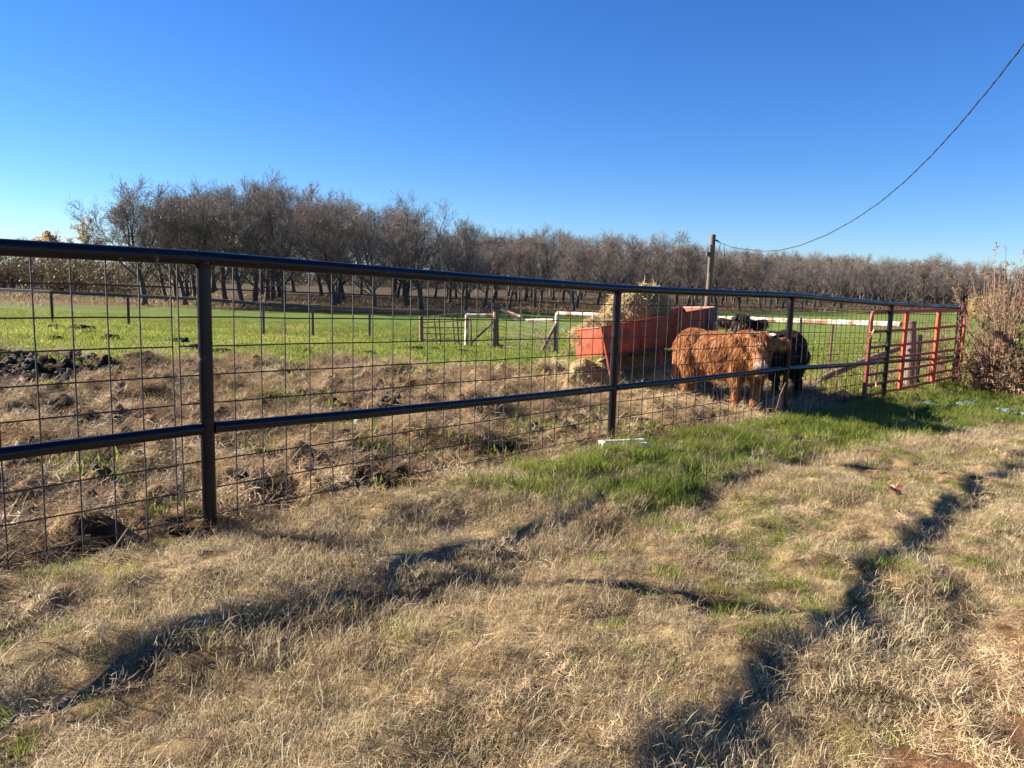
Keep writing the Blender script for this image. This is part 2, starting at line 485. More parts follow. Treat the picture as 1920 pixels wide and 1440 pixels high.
def axis(fine0, fine1, step, lo, hi, g0, g1):
    mid = list(np.arange(fine0, fine1 + 1e-6, step))
    a, s = [], step
    p = fine0
    while p > lo:
        s *= g0; p -= s; a.append(p)
    b, s = [], step
    p = fine1
    while p < hi:
        s *= g1; p += s; b.append(p)
    return np.array(a[::-1] + mid + b)


gx = axis(-9, 11, .05, -1500, 1500, 1.07, 1.07)
gy = axis(1.0, 16.5, .05, -60, 2500, 1.2, 1.055)
X, Y = np.meshgrid(gx, gy)
Z = ground_z(X, Y)
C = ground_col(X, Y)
nx, ny = len(gx), len(gy)
I = np.arange(nx * ny).reshape(ny, nx)
Fq = np.stack([I[:-1, :-1], I[:-1, 1:], I[1:, 1:], I[1:, :-1]], -1).reshape(-1, 4)
m, nt, out = nodemat("ground_soil_and_turf")
L = nt.links
att = N(nt, "ShaderNodeAttribute", attribute_name="zone_colour")
tc = N(nt, "ShaderNodeTexCoord")
n1 = N(nt, "ShaderNodeTexNoise"); n1.inputs["Scale"].default_value = 9; n1.inputs["Detail"].default_value = 9; n1.inputs["Roughness"].default_value = .7
n2 = N(nt, "ShaderNodeTexNoise"); n2.inputs["Scale"].default_value = .55; n2.inputs["Detail"].default_value = 8; n2.inputs["Roughness"].default_value = .7
L.new(tc.outputs["Object"], n1.inputs["Vector"]); L.new(tc.outputs["Object"], n2.inputs["Vector"])
r1 = ramp(nt, n1.outputs[0], [(.3, (.45, .45, .45)), (.7, (1.6, 1.55, 1.5))])
r2 = ramp(nt, n2.outputs[0], [(.3, (.65, .68, .6)), (.7, (1.35, 1.3, 1.25))])
mu = N(nt, "ShaderNodeMix", data_type='RGBA', blend_type='MULTIPLY'); mu.inputs[0].default_value = 1
mu2 = N(nt, "ShaderNodeMix", data_type='RGBA', blend_type='MULTIPLY'); mu2.inputs[0].default_value = 1
L.new(att.outputs["Color"], mu.inputs[6]); L.new(r1, mu.inputs[7])
L.new(mu.outputs[2], mu2.inputs[6]); L.new(r2, mu2.inputs[7])
p = N(nt, "ShaderNodeBsdfPrincipled"); p.inputs["Roughness"].default_value = .95; p.inputs["Specular IOR Level"].default_value = .1
L.new(mu2.outputs[2], p.inputs["Base Color"])
bmp = N(nt, "ShaderNodeBump"); bmp.inputs["Strength"].default_value = .9; bmp.inputs["Distance"].default_value = .05
L.new(n1.outputs[0], bmp.inputs["Height"]); L.new(bmp.outputs[0], p.inputs["Normal"])
L.new(p.outputs[0], out.inputs[0])
cols = np.concatenate([C.reshape(-1, 3), np.ones((nx * ny, 1))], 1)
ground = link(bpy.data.objects.new("ground", np_mesh("ground", np.stack([X, Y, Z], -1).reshape(-1, 3), [Fq], m, True, {"zone_colour": ('FLOAT_COLOR', cols)})))
tag(ground, kind="structure")

# ------------------------------------------------------------------ trees
def rot_about(v, ax, ang):
    return Matrix.Rotation(ang, 3, ax) @ v


def grow(r, p, d, length, nseg, wander, lift):
    pts = [p.copy()]
    d = d.normalized()
    for i in range(nseg):
        d = (d + Vector((r.gauss(0, wander), r.gauss(0, wander), r.gauss(0, wander) + lift))).normalized()
        p = p + d * (length / nseg)
        pts.append(p.copy())
    return pts, d


def along(pts, t):
    f = t * (len(pts) - 1)
    i = min(int(f), len(pts) - 2)
    return pts[i].lerp(pts[i + 1], f - i), (pts[i + 1] - pts[i]).normalized()


def side_dir(r, d, a0, a1):
    ax = d.orthogonal().normalized()
    ax = rot_about(ax, d, r.uniform(0, 6.283))
    return rot_about(d, ax, r.uniform(a0, a1))


class Ribbons:
    """thin flat twigs and leaves with a per-piece tint"""
    def __init__(s):
        s.v, s.q, s.t = [], [], []

    def ribbon(s, pts, w0, w1, tint, r):
        ax = Vector((r.gauss(0, 1), r.gauss(0, 1), r.gauss(0, 1)))
        b = len(s.v)
        n = len(pts)
        for i, p in enumerate(pts):
            t = pts[min(i + 1, n - 1)] - pts[max(i - 1, 0)]
            a = t.cross(ax)
            a = a.normalized() if a.length > 1e-6 else Vector((1, 0, 0))
            w = w0 + (w1 - w0) * i / (n - 1)
            s.v.append(tuple(p - a * w / 2)); s.v.append(tuple(p + a * w / 2))
            s.t += [tint, tint]
        for i in range(n - 1):
            k = b + 2 * i
            s.q.append((k, k + 1, k + 3, k + 2))

    def leaf(s, p, d, ln, w, tint, r):
        ax = Vector((r.gauss(0, 1), r.gauss(0, 1), r.gauss(0, 1)))
        a = d.cross(ax)
        a = a.normalized() if a.length > 1e-6 else Vector((1, 0, 0))
        c = d.cross(a) * ln * r.uniform(-.25, .25)
        b = len(s.v)
        for q in (p, p + d * ln * .5 + a * w / 2 + c, p + d * ln, p + d * ln * .5 - a * w / 2 + c):
            s.v.append(tuple(q)); s.t.append(tint)
        s.q.append((b, b + 1, b + 2, b + 3))

    def mesh(s, name, mat):
        return np_mesh(name, np.array(s.v), [np.array(s.q)], mat, True, {"tint": ('FLOAT', s.t)})


def tree_meshes(seed, H, spread, trunk_h, nlimb, leafy, leaf_mat, twig_w=.02, lean=0.0, leaf_size=.15, dens=1.0):
    """returns (trunk mesh, crown mesh); crown = fine branches, twigs and the leaves left on them"""
    r = random.Random(seed)
    wood, cr = MB(), Ribbons()
    lv = Ribbons()
    tr, d = grow(r, Vector((0, 0, -.1)), Vector((lean, r.uniform(-.05, .05), 1)), .62 * H, 10, .05, .06)
    R0 = .0190 * H
    wood.tube(tr, [R0 * (1.35, 1.08, 1.0, .92, .8, .68, .56, .45, .34, .24, .14)[q] for q in range(11)], 8)
    tips = []
    ph = r.uniform(0, 6.28)
    z0 = trunk_h / (.62 * H)
    for k in range(nlimb):
        az = ph + 2.4 * k + r.uniform(-.4, .4)
        f = k / (nlimb - 1)
        t0_ = z0 * r.uniform(.85, 1.1) + (.92 - z0) * f ** 1.3
        st, _ = along(tr, min(t0_, .97))
        tilt = (1.05 - .80 * f) * spread * r.uniform(.75, 1.15)
        dd = Vector((math.sin(tilt) * math.cos(az), math.sin(tilt) * math.sin(az), math.cos(tilt)))
        top = H * r.uniform(.72, .90) if f < .5 else H * r.uniform(.84, .97)
        ln = (top - st.z) / (math.cos(tilt) * .5 + .5)
        lp, _ = grow(r, st, dd, ln, 8, .075, .075)
        r0 = R0 * r.uniform(.36, .52) * (1 - .35 * f)
        wood.tube(lp, [max(r0 * (1 - .88 * q / 8), .01) for q in range(9)], 6, caps=False)
        for q in range(int(8 * dens)):
            t = r.uniform(.08, .97)
            p, dl = along(lp, t)
            sd = side_dir(r, dl, .45, 1.15); sd.z += .12
            sl = ln * r.uniform(.20, .40) * (1.15 - .6 * t)
            sp, _ = grow(r, p, sd, sl, 5, .12, .06)
            rs = r0 * (1 - .8 * t) * .5
            wood.tube(sp, [max(rs * (1 - .8 * w / 5), .007) for w in range(6)], 4, caps=False)
            tips.append((sp, sl))
        tips.append((lp[4:], ln * .5))
    tips.append((tr[6:], .3 * H))
    for sp, sl in tips:
        for j in range(int(8 * dens)):
            t = r.uniform(.15, 1)
            p, dl = along(sp, t)
            td = side_dir(r, dl, .35, 1.0); td.z += .12
            tl = r.uniform(.45, 1.15) * H / 9
            tp, _ = grow(r, p, td, tl, 3, .16, .05)
            ti = r.uniform(.1, .75)
            cr.ribbon(tp, twig_w * 1.25, twig_w * .7, ti, r)
            for q in range(int(7 * dens)):
                p2, d2 = along(tp, r.uniform(.15, 1))
                wd = side_dir(r, d2, .3, .95); wd.z += .15
                wl_ = r.uniform(.18, .5) * H / 9
                wp, _ = grow(r, p2, wd, wl_, 2, .16, .04)
                cr.ribbon(wp, twig_w * .75, twig_w * .4, min(1, ti + r.uniform(-.1, .3)), r)
                if r.random() < leafy:
                    ld = Vector((r.gauss(0, .6), r.gauss(0, .6), r.uniform(-1, .3))).normalized()
                    lv.leaf(wp[-1], ld, leaf_size * r.uniform(.6, 1.3), leaf_size * .45, r.random(), r)
    me = bpy.data.meshes.new("trunk")
    me.from_pydata(wood.v, [], wood.f); me.materials.append(M['bark'])
    me.polygons.foreach_set("use_smooth", [True] * len(me.polygons))
    nb = len(cr.v)
    quads = cr.q + [tuple(i + nb for i in q) for q in lv.q]
    cm = np_mesh("crown", np.array(cr.v + lv.v), [np.array(quads)], M['twig'], True, {"tint": ('FLOAT', cr.t + lv.t)})
    cm.materials.append(leaf_mat)
    cm.polygons.foreach_set("material_index", np.r_[np.zeros(len(cr.q)), np.ones(len(lv.q))].astype(np.int32))
    return me, cm


PEC = []
for i in range(7):
    PEC.append(tree_meshes(100 + i, 9.0, (.9, 1.05, .8, .95, 1.1, .85, 1.0)[i], (1.7, 1.5, 1.9, 1.6, 1.4, 1.8, 1.5)[i], (9, 10, 9, 10, 9, 10, 9)[i],
                           (.12, .06, .17, .03, .08, .03, .06)[i], M['dead_leaf'], dens=1.3, twig_w=.014, lean=(0, .12, -.05, .1, -.22, .03, .06)[i]))


def place_tree(pair, x, y, h, rz, label, group, cat="tree", name="pecan_tree", ref_h=9.0, wide=1.0):
    o = empty(name, (x, y, gz(x, y) - .03), label, cat, group, rz)
    s = h / ref_h
    for nm, me in zip(("trunk", "crown"), pair):
        c = link(bpy.data.objects.new(nm, me), o)
        c.scale = (s * wide, s * wide, s)
    return o


HX = [-28.4, -27.2, -25.8, -22.7, -20.3, -17.6, -14.8, -14.1, -10.6, -7.8, -4.2, -3.1, -.3, 4.9, 11, 14.3, 18.7, 27.7, 32.1, 40.9, 48.6, 57.1, 65.4]
HH = [5.8, 6.9, 7.5, 8.1, 8.4, 9.1, 9.0, 7.9, 7.9, 7.6, 7.3, 6.2, 5.8, 6.2, 6.2, 7.3, 6.2, 6.0, 6.0, 6.5, 6.0, 6.8, 6.5]
FRONT = np.array([(-25.0, 52.0), (-17, 53), (-10, 54), (-2.6, 58), (6.4, 66), (18, 75), (34, 90), (64, 110), (84, 122)])
seg = np.hypot(*np.diff(FRONT, axis=0).T); SF = np.r_[0, np.cumsum(seg)]
ORD = ["first", "second", "third", "fourth", "fifth", "sixth", "seventh", "eighth", "ninth", "tenth", "eleventh", "twelfth", "thirteenth", "fourteenth",
       "fifteenth", "sixteenth", "seventeenth", "eighteenth", "nineteenth", "twentieth", "twenty-first", "twenty-second", "twenty-third", "twenty-fourth"] + [f"twenty-{w}" for w in ("fifth", "sixth", "seventh", "eighth", "ninth")] + ["thirtieth"] + [f"thirty-{w}" for w in ("first", "second", "third", "fourth", "fifth", "sixth", "seventh", "eighth", "ninth")] + ["fortieth"]
rt = random.Random(5)
front_xs = []
s, k = 0.0, 0
while s < SF[-1] and k < 40:
    x = float(np.interp(s, SF, FRONT[:, 0])); y = float(np.interp(s, SF, FRONT[:, 1])) + rt.uniform(-1.2, 1.2)
    h = float(np.interp(x, HX, HH)) * rt.uniform(.93, 1.05)
    v = (2, 0, 1, 0, 2, 4, 3, 6, 2, 5, 0, 1, 6, 3)[k % 14]
    look = {2: "keeping many rusty leaves", 0: "with some brown leaves left", 4: "with leaning trunk and wide crown", 1: "with low forking limbs",
            3: "almost leafless, slender", 5: "leafless and upright", 6: "bare with spreading limbs"}[v]
    place_tree(PEC[v], x, y, h, rt.uniform(0, 6.28), f"{ORD[k]} front-row orchard tree from the grove's left end, {look}", "front row of the pecan orchard", wide=rt.uniform(1.0, 1.2))
    front_xs.append((x, y))
    s += (1.0 if s < 14 else 1.5) + .038 * y * rt.uniform(.7, 1.2); k += 1
for row in range(1, 9):
    s = rt.uniform(0, 2)
    off = 5.6 * row
    while s < SF[-1]:
        x = float(np.interp(s, SF, FRONT[:, 0])) + rt.uniform(-.8, .8) - .30 * off
        y = float(np.interp(s, SF, FRONT[:, 1])) + off + rt.uniform(-1, 1)
        h = float(np.interp(x + .30 * off, HX, HH)) * rt.uniform(.9, 1.06) * (1 + .006 * off)
        place_tree(PEC[rt.randrange(7)], x, y, h, rt.uniform(0, 6.28), "bare brown orchard tree in the rows behind the front trees", "back rows of the pecan orchard", wide=rt.uniform(1.0, 1.2))
        s += 4.9 * rt.uniform(.8, 1.25) * (1 + .08 * row)

for x, y, h, v, lab in ((-23.2, 54.5, 7.6, 2, "leafy brown orchard tree just behind the grove's first tree"), (-21.3, 57.0, 8.2, 0, "brown-twigged orchard tree filling the gap behind the second front tree"),
                        (-26.3, 58.5, 6.8, 1, "low bare orchard tree at the grove's left back corner")):
    place_tree(PEC[v], x, y, h, x * 3, lab, "left end of the pecan orchard", wide=1.1)

# the few autumn trees beyond the left end of the orchard
gold = tree_meshes(201, 9.0, .9, 2.6, 6, .95, M['gold_leaf'], leaf_size=.42, twig_w=.03)
pale = tree_meshes(202, 9.0, .8, 2.4, 6, .7, M['pale_leaf'], leaf_size=.34, twig_w=.03)
greyt = tree_meshes(203, 9.0, .9, 2.0, 6, .0, M['pale_leaf'], twig_w=.03)
AUT = "autumn trees beyond the orchard"
place_tree(gold, -57.2, 95, 6.9, .4, "golden-leaved round tree standing beyond the pipe fence, far left", AUT, name="cottonwood_tree", wide=.8)
place_tree(pale, -47.6, 86, 7.4, 1.2, "pale cream-leaved tree beside the orchard's left edge", AUT, name="cottonwood_tree", wide=.75)
place_tree(greyt, -61.5, 97, 6.2, 2.2, "leafless grey tree left of the golden-leaved tree", AUT, name="cottonwood_tree")
place_tree(greyt, -52.0, 88, 5.4, .3, "leafless grey tree between the golden and the cream tree", AUT, name="cottonwood_tree")
place_tree(pale, -66.5, 98, 6.0, 3.2, "yellowish low tree at the picture's left edge", AUT, name="cottonwood_tree", wide=1.2)


def scrub_mesh(seed, H, W, n, mat, leaf=.5):
    r = random.Random(seed)
    rb = Ribbons()
    for i in range(n):
        az = r.uniform(0, 6.28); rr = W * math.sqrt(r.random()) * .8
        p = Vector((rr * math.cos(az), rr * math.sin(az), -.05))
        hh = H * r.uniform(.55, 1.0) * (1 - .35 * (rr / W) ** 2)
        d = Vector((math.cos(az) * .35 + r.gauss(0, .25), math.sin(az) * .35 + r.gauss(0, .25), 1))
        pts, _ = grow(r, p, d, hh, 5, .13, .03)
        ti = r.uniform(0, .6)
        rb.ribbon(pts, .05, .015, ti, r)
        for j in range(14):
            q, dl = along(pts, r.uniform(.15, 1))
            td = side_dir(r, dl, .4, 1.1)
            tp, _ = grow(r, q, td, r.uniform(.35, 1.1) * H / 4.5, 3, .2, .02)
            rb.ribbon(tp, .028, .012, min(1, ti + r.uniform(0, .3)), r)
            for m_ in range(3):
                if r.random() < leaf:
                    q2, d2 = along(tp, r.uniform(.3, 1))
                    rb.leaf(q2, side_dir(r, d2, .2, 1.2), .26 * r.uniform(.6, 1.3), .13, r.uniform(.3, 1), r)
    return rb.mesh("brush", mat)


SCR = [scrub_mesh(301, 4.6, 3.2, 90, M['scrub'], .35), scrub_mesh(302, 3.8, 3.4, 90, M['scrub'], .6), scrub_mesh(303, 4.2, 3.0, 90, M['scrub'], .15)]
k = 0
sc_lab = ["tangled brown thicket at the picture's left edge, behind the pipe fence", "olive-leaved thicket behind the fence, second from the left edge", "twiggy brown thicket below the golden tree",
          "yellow-green thicket below the cream tree", "dark bare thicket touching the orchard's left end", "brown thicket under the orchard's first tree"]
for i, (x, y, h) in enumerate(((-54.5, 76, 4.8), (-50.5, 74, 4.3), (-46.5, 75, 4.4), (-42.5, 73, 4.4), (-38.5, 70, 4.2), (-33.0, 66, 3.6))):
    o = bpy.data.objects.new("thicket", SCR[(1, 0, 2)[i % 3]]); link(o); o.location = (x, y, gz(x, y)); o.rotation_euler = (0, 0, i * 1.3); o.scale = (1.05, 1.05, h / 4.4)
    tag(o, sc_lab[i], "thicket", "thickets left of the orchard")
o = bpy.data.objects.new("thicket", scrub_mesh(310, 4.4, 3.0, 90, M['gold_leaf'], .6)); link(o); o.location = (43.2, 72, gz(43.2, 72)); o.scale = (.5, .5, .62)
tag(o, "yellowing bush in the field behind the tall dead weeds", "bush")

# distant woodland behind everything: one mass
tv, tq, tt = [], [], []
src = [(np.empty(0), 0)]
r = random.Random(77)
base_meshes = SCR
parts = []
for me in SCR:
    n = len(me.vertices); v = np.empty(n * 3, np.float32); me.vertices.foreach_get("co", v)
    t = np.empty(n, np.float32); me.attributes["tint"].data.foreach_get("value", t)
    q = np.empty(len(me.polygons) * 4, np.int32); me.loops.foreach_get("vertex_index", q)
    parts.append((v.reshape(-1, 3), q.reshape(-1, 4), t))
VV, QQ, TT, b = [], [], [], 0
for i in range(46):
    a = -.80 + 1.62 * i / 45
    d = 175 + 18 * math.sin(i * 2.1)
    x, y = d * math.sin(a) * 1.05, d * math.cos(a) + 20
    v, q, t = parts[i % 3]
    c, s_ = math.cos(i * 1.7), math.sin(i * 1.7)
    sx, sz = 2.6, r.uniform(1.15, 1.6)
    vv = np.stack([(v[:, 0] * c - v[:, 1] * s_) * sx + x, (v[:, 0] * s_ + v[:, 1] * c) * sx + y, v[:, 2] * sz - .95], 1)
    VV.append(vv); QQ.append(q + b); TT.append(t * .8); b += len(v)
fw_ob = link(bpy.data.objects.new("far_woodland", np_mesh("far_woodland", np.concatenate(VV), [np.concatenate(QQ)], M['scrub'], True, {"tint": ('FLOAT', np.concatenate(TT))})))
tag(fw_ob, "brown scrubby woodland on the horizon behind the orchard", "woodland", kind="stuff")

# ------------------------------------------------------------------ the black pipe fence with welded wire mesh
P3 = [Vector((p[0], p[1], 0)) for p in POSTS]
FDIR = (P3[1] - P3[0]).normalized()
LEFT = P3[0] - FDIR * 4.1
fence = empty("pipe_fence", (POSTS[0][0], POSTS[0][1], 0), "black painted pipe fence with square wire mesh crossing the foreground", "fence")
OFF = Vector((POSTS[0][0], POSTS[0][1], 0))


def fl(p):
    return Vector(p) - OFF


ext_pts = [LEFT] + P3
ext_top = [1.57] + POST_TOP
ext_mid = [.68] + POST_MID
for i, (p, zt) in enumerate(zip(ext_pts[:-1], ext_top[:-1])):
    g = gz(p.x, p.y)
    MB().tube([fl((p.x, p.y, g - .3)), fl((p.x, p.y, zt - .02))], .0366, 20).build("post", M['black_pipe'], fence, True)
e = P3[-1]
ep = MB().tube([fl((e.x + .03, e.y, gz(e.x, e.y) - .3)), fl((e.x - .02, e.y, 1.365))], .085, 24).build("end_post", M['black_pipe'], fence, True)
MB().tube([fl((e.x - .02, e.y, 1.367)), fl((e.x - .02, e.y, 1.385)), fl((e.x - .02, e.y, 1.392))], [.089, .089, .07], 24).build("cap", M['black_pipe'], ep, True)
top_line = [fl((p.x, p.y, z)) for p, z in zip(ext_pts, ext_top)]
mid_line = [fl((p.x, p.y, z)) for p, z in zip(ext_pts, ext_mid)]


def sub(a, b, n, r, amp):
    q = []
    for i in range(n + 1):
        t = i / n
        v = a.lerp(b, t)
        v.z += amp * math.sin(math.pi * t) * r.uniform(.6, 1)
        q.append(v)
    return q


rr = random.Random(3)
tl = []
for i in range(len(top_line) - 1):
    tl += sub(top_line[i], top_line[i + 1], 4, rr, -.006)[0 if i == 0 else 1:]
MB().tube(tl, .0375, 20).build("top_rail", M['black_pipe'], fence, True)
for i in range(len(mid_line) - 1):
    d = (mid_line[i + 1] - mid_line[i]).normalized()
    a = mid_line[i] + d * .03; b = mid_line[i + 1] - d * .03
    MB().tube(sub(a, b, 4, rr, -.012), .0312, 18).build("middle_rail", M['black_pipe'], fence, True)
    j = mid_line[i] + d * .037
    MB().tube([j - d * .004, j + d * .008], .0345, 18).build("weld", M['black_pipe'], fence, True)
# weld collars under the top rail
for p, zt in zip(P3[:-1], POST_TOP[:-1]):
    MB().tube([fl((p.x, p.y, zt - .055)), fl((p.x, p.y, zt - .03))], [.038, .046], 20, caps=False).build("weld", M['black_pipe'], fence, True)
# faint mill stencil on the middle rail between the first two posts: pale broken strokes
st = MB()
a, b = mid_line[1], mid_line[2]
dseg = (b - a).normalized()
nrm = Vector((dseg.y, -dseg.x, 0)).normalized()
rs = random.Random(12)
t0 = .60
for k in range(15):
    t = t0 + k * .0092
    if rs.random() < .12: continue
    c = a.lerp(b, t) + Vector((0, 0, -.012 * math.sin(math.pi * t)))
    nn = (nrm * .96 + Vector((0, 0, .28))).normalized()
    upv = nn.cross(dseg).normalized()
    c = c + nn * .0318
    for q in range(2):
        hgt = rs.uniform(.012, .020)
        o_ = c + dseg * (q * .013 - .006)
        st.poly([o_ - upv * hgt / 2, o_ - upv * hgt / 2 + dseg * .0035, o_ + upv * hgt / 2 + dseg * .0035, o_ + upv * hgt / 2])
    if rs.random() < .6:
        o_ = c + upv * rs.choice((-.008, 0, .008))
        st.poly([o_ - dseg * .006, o_ + dseg * .008, o_ + dseg * .008 + upv * .003, o_ - dseg * .006 + upv * .003])
st.build("mill_stencil", noise_mat('stencil_ink', [(0, (.05, .05, .055)), (1, (.12, .12, .13))], scale=60, rough=.7), fence)["kind"] = "stuff"

# wire mesh panels: every wire is a piece of its panel
SL = [0.0]
for i in range(len(ext_pts) - 1):
    SL.append(SL[-1] + (ext_pts[i + 1] - ext_pts[i]).length)
S0 = SL[1]


def f_at(s):          # s = metres along the fence from the first post
    s += S0
    for i in range(len(SL) - 1):
        if s <= SL[i + 1] or i == len(SL) - 2:
            t = (s - SL[i]) / (SL[i + 1] - SL[i])
            return ext_pts[i].lerp(ext_pts[i + 1], t), ext_top[i] + (ext_top[i + 1] - ext_top[i]) * t


back = Vector((-FDIR.y, FDIR.x, 0)) * .042
wire_s = [-.96, -.80, -.635, -.476, -.319, -.157]
first = [-.122, .037, .196, .366, .523, .694, .862, 1.027, 1.192, 1.365, 1.528, 1.693, 1.861, 2.038, 2.211, 2.379, 2.555, 2.733, 2.903, 3.082, 3.26, 3.438, 3.623, 3.807, 3.99, 4.14, 4.296, 4.483, 4.67, 4.86, 5.04, 5.229]
panels = [([-3.98 + .1635 * i for i in range(19)][:-1] + wire_s, -3.98, -.150),
          (first, -.122, 5.235),
          ([5.298 + .1785 * i for i in range(30)], 5.298, 10.49),
          ([10.43 + .178 * i for i in range(26)], 10.43, 14.95)]
END_S = SL[-1] - S0 - .1
rw = random.Random(9)
for pi, (vs, a, b) in enumerate(panels):
    pan = bpy.data.objects.new("mesh_panel", None); link(pan, fence)
    pan.empty_display_size = .1
    b = min(b, END_S)
    shift = Vector((0, 0, 0)) if pi % 2 else back * .12
    for s in vs:
        if s > END_S: continue
        q, zt = f_at(s)
        q = q + back + shift
        g = gz(q.x, q.y)
        jit = rw.uniform(-.004, .004)
        zb = min(zt - 1.44, g + .03)
        MB().tube([fl((q.x, q.y, zt - .02)), fl((q.x + jit, q.y, zt - .75)), fl((q.x + jit * .5, q.y, zb))], .0042, 5).build("vertical_wire", M['wire'], pan, True)
    for k in range(1, 10):
        pts = []
        n = max(4, int((b - a) / .35))
        for i in range(n + 1):
            q, zt = f_at(a + (b - a) * i / n)
            q = q + back + shift + Vector((0, 0, 0))
            pts.append(fl((q.x, q.y, zt - .155 * k - .012 * (k > 6) + rw.uniform(-.003, .003))))
        MB().tube(pts, .0041, 5).build("horizontal_wire", M['wire'], pan, True)

# ------------------------------------------------------------------ orange tube gate folded against the fence
gate = empty("tube_gate", (5.52, 11.9, 0), "orange painted tube gate with seven bars leaning along the black fence", "gate")
gl0, gr0 = Vector((5.50, 11.9, 0)), Vector((8.93, 15.3, 0))
go = Vector((5.52, 11.9, 0))
bars = [(1.108, 1.098), (.80, .795), (.553, .558), (.363, .335), (.122, .128), (-.046, -.053), (-.205, -.203)]
gd = (gr0 - gl0).normalized()
MB().tube([gl0 - go + Vector((0, 0, -.23)), gl0 - go + Vector((0, 0, .98)), gl0 - go + gd * .02 + Vector((0, 0, 1.05)), gl0 - go + gd * .06 + Vector((0, 0, 1.095)), gl0 - go + gd * .14 + Vector((0, 0, 1.108)),
           gr0 - go - gd * .14 + Vector((0, 0, 1.098)), gr0 - go - gd * .05 + Vector((0, 0, 1.085)), gr0 - go - gd * .01 + Vector((0, 0, 1.03)), gr0 - go + Vector((0, 0, .95)), gr0 - go + Vector((0, 0, -.2))],
          .0285, 12).build("frame", M['orange_gate_shade_tone'], gate, True)
for za, zb in bars[1:]:
    MB().tube([gl0 - go + gd * .02 + Vector((0, 0, za)), gl0 - go + (gr0 - gl0) * .5 + Vector((0, 0, (za + zb) / 2 - .012)), gr0 - go - gd * .02 + Vector((0, 0, zb))], .0245, 10).build("bar", M['orange_gate_shade_tone'], gate, True)
gn = Vector((gd.y, -gd.x, 0))
for t in (.30, .645):
    c = gl0.lerp(gr0, t) - go
    za = bars[6][0] + (bars[6][1] - bars[6][0]) * t; zt = bars[0][0] + (bars[0][1] - bars[0][0]) * t
    for sgn in (1,):
        v = MB(); v.beam(c + gn * .03 + Vector((0, 0, za - .025)), c + gn * .03 + Vector((0, 0, zt - .02)), .062, .062)
        v.build("upright", M['orange_gate'], gate, bevel=.004)
for t in (.02, .985):
    c = gl0.lerp(gr0, t) - go
# hinge straps at the end post
for z in (.95, .0):
    MB().tube([gr0 - go + Vector((.0, .0, z)), Vector((POSTS[4][0], POSTS[4][1], z)) - go], .016, 8).build("hinge", M['steel'], gate, True)
# rope ends knotted on the gate
rp = [(5.50, 11.86, .80), (5.44, 11.84, .76), (5.47, 11.83, .70), (5.53, 11.83, .84), (5.60, 11.86, .83), (5.66, 11.87, .76), (5.64, 11.86, .66), (5.69, 11.87, .60), (5.62, 11.85, .55), (5.66, 11.86, .45), (5.65, 11.86, .30), (5.64, 11.85, .12), (5.64, 11.85, -.05)]
rope = MB().tube(rp, [.011] * 11 + [.013, .02], 6).build("rope", M['rope'], None, True)
tag(rope, "frayed faded orange rope knotted and hanging on the orange gate", "rope")

# ------------------------------------------------------------------ dark rail fence with chain link along the pasture
fp = [(-21.5, 27.2), (-18.2, 26.0), (-14.92, 24.9), (-12.3, 24.6), (-9.65, 23.9), (-7.6, 23.4), (-6.05, 23.2), (-4.3, 23.0), (-2.75, 22.6)]
ft = [.78, .74, .40 + .18, .54, .43 + .05, .42, .43, .41, .40]
cf = empty("pasture_fence", (-4.3, 23.0, 0), "low dark rail fence with chain link across the green pasture", "fence")
fo = Vector((-4.3, 23.0, 0))
tops = []
for i, (x, y) in enumerate(fp):
    g = gz(x, y)
    zt = g + (.98 if i < 5 else .92)
    tops.append(Vector((x, y, zt)) - fo)
    if i < len(fp) - 1:
        light = i >= 5
        MB().box((x - fo.x, y - fo.y, (g - .2 + zt) / 2), (.068, .068, zt - g + .2), (0, 0, .2)).build("post", M['grey_post'] if light else M['dark_paint'], cf, bevel=.006)
        if light:
            MB().box((x - fo.x, y - fo.y, zt + .035), (.42, .12, .05), (0, 0, -.2)).build("post_cap", M['grey_post'], cf, bevel=.004)
for i in range(len(tops) - 1):
    d = (tops[i + 1] - tops[i]).normalized()
    MB().beam(tops[i] + d * .002, tops[i + 1] - d * .002, .06, .095).build("rail", M['dark_paint'] if i < 6 else M['rust_pipe'], cf, bevel=.005)
V, Q = [], []
for i in range(len(fp) - 1):
    a, b = tops[i] + Vector((0, -.06, 0)), tops[i + 1] + Vector((0, -.06, 0))
    ln = (b - a).length; h = .9
    step = .085
    n = int((ln + h) / step)
    for k in range(n):
        for sg in (1, -1):
            s0, s1 = k * step - h, k * step
            c0, c1 = max(0, s0), min(ln, s1)
            if c1 <= c0: continue
            z0 = (c0 - s0); z1 = (c1 - s0)
            p0 = a.lerp(b, c0 / ln); p1 = a.lerp(b, c1 / ln)
            p0.z += -h + z0 if sg > 0 else -z0
            p1.z += -h + z1 if sg > 0 else -z1
            w = Vector((0, 0, .0035))
            j = len(V)
            V += [tuple(p0 - w), tuple(p1 - w), tuple(p1 + w), tuple(p0 + w)]
            Q.append((j, j + 1, j + 2, j + 3))
ch = link(bpy.data.objects.new("chain_link", np_mesh("chain_link", np.array(V), [np.array(Q)], M['wire'], False)), cf)
tag(ch, kind="stuff")

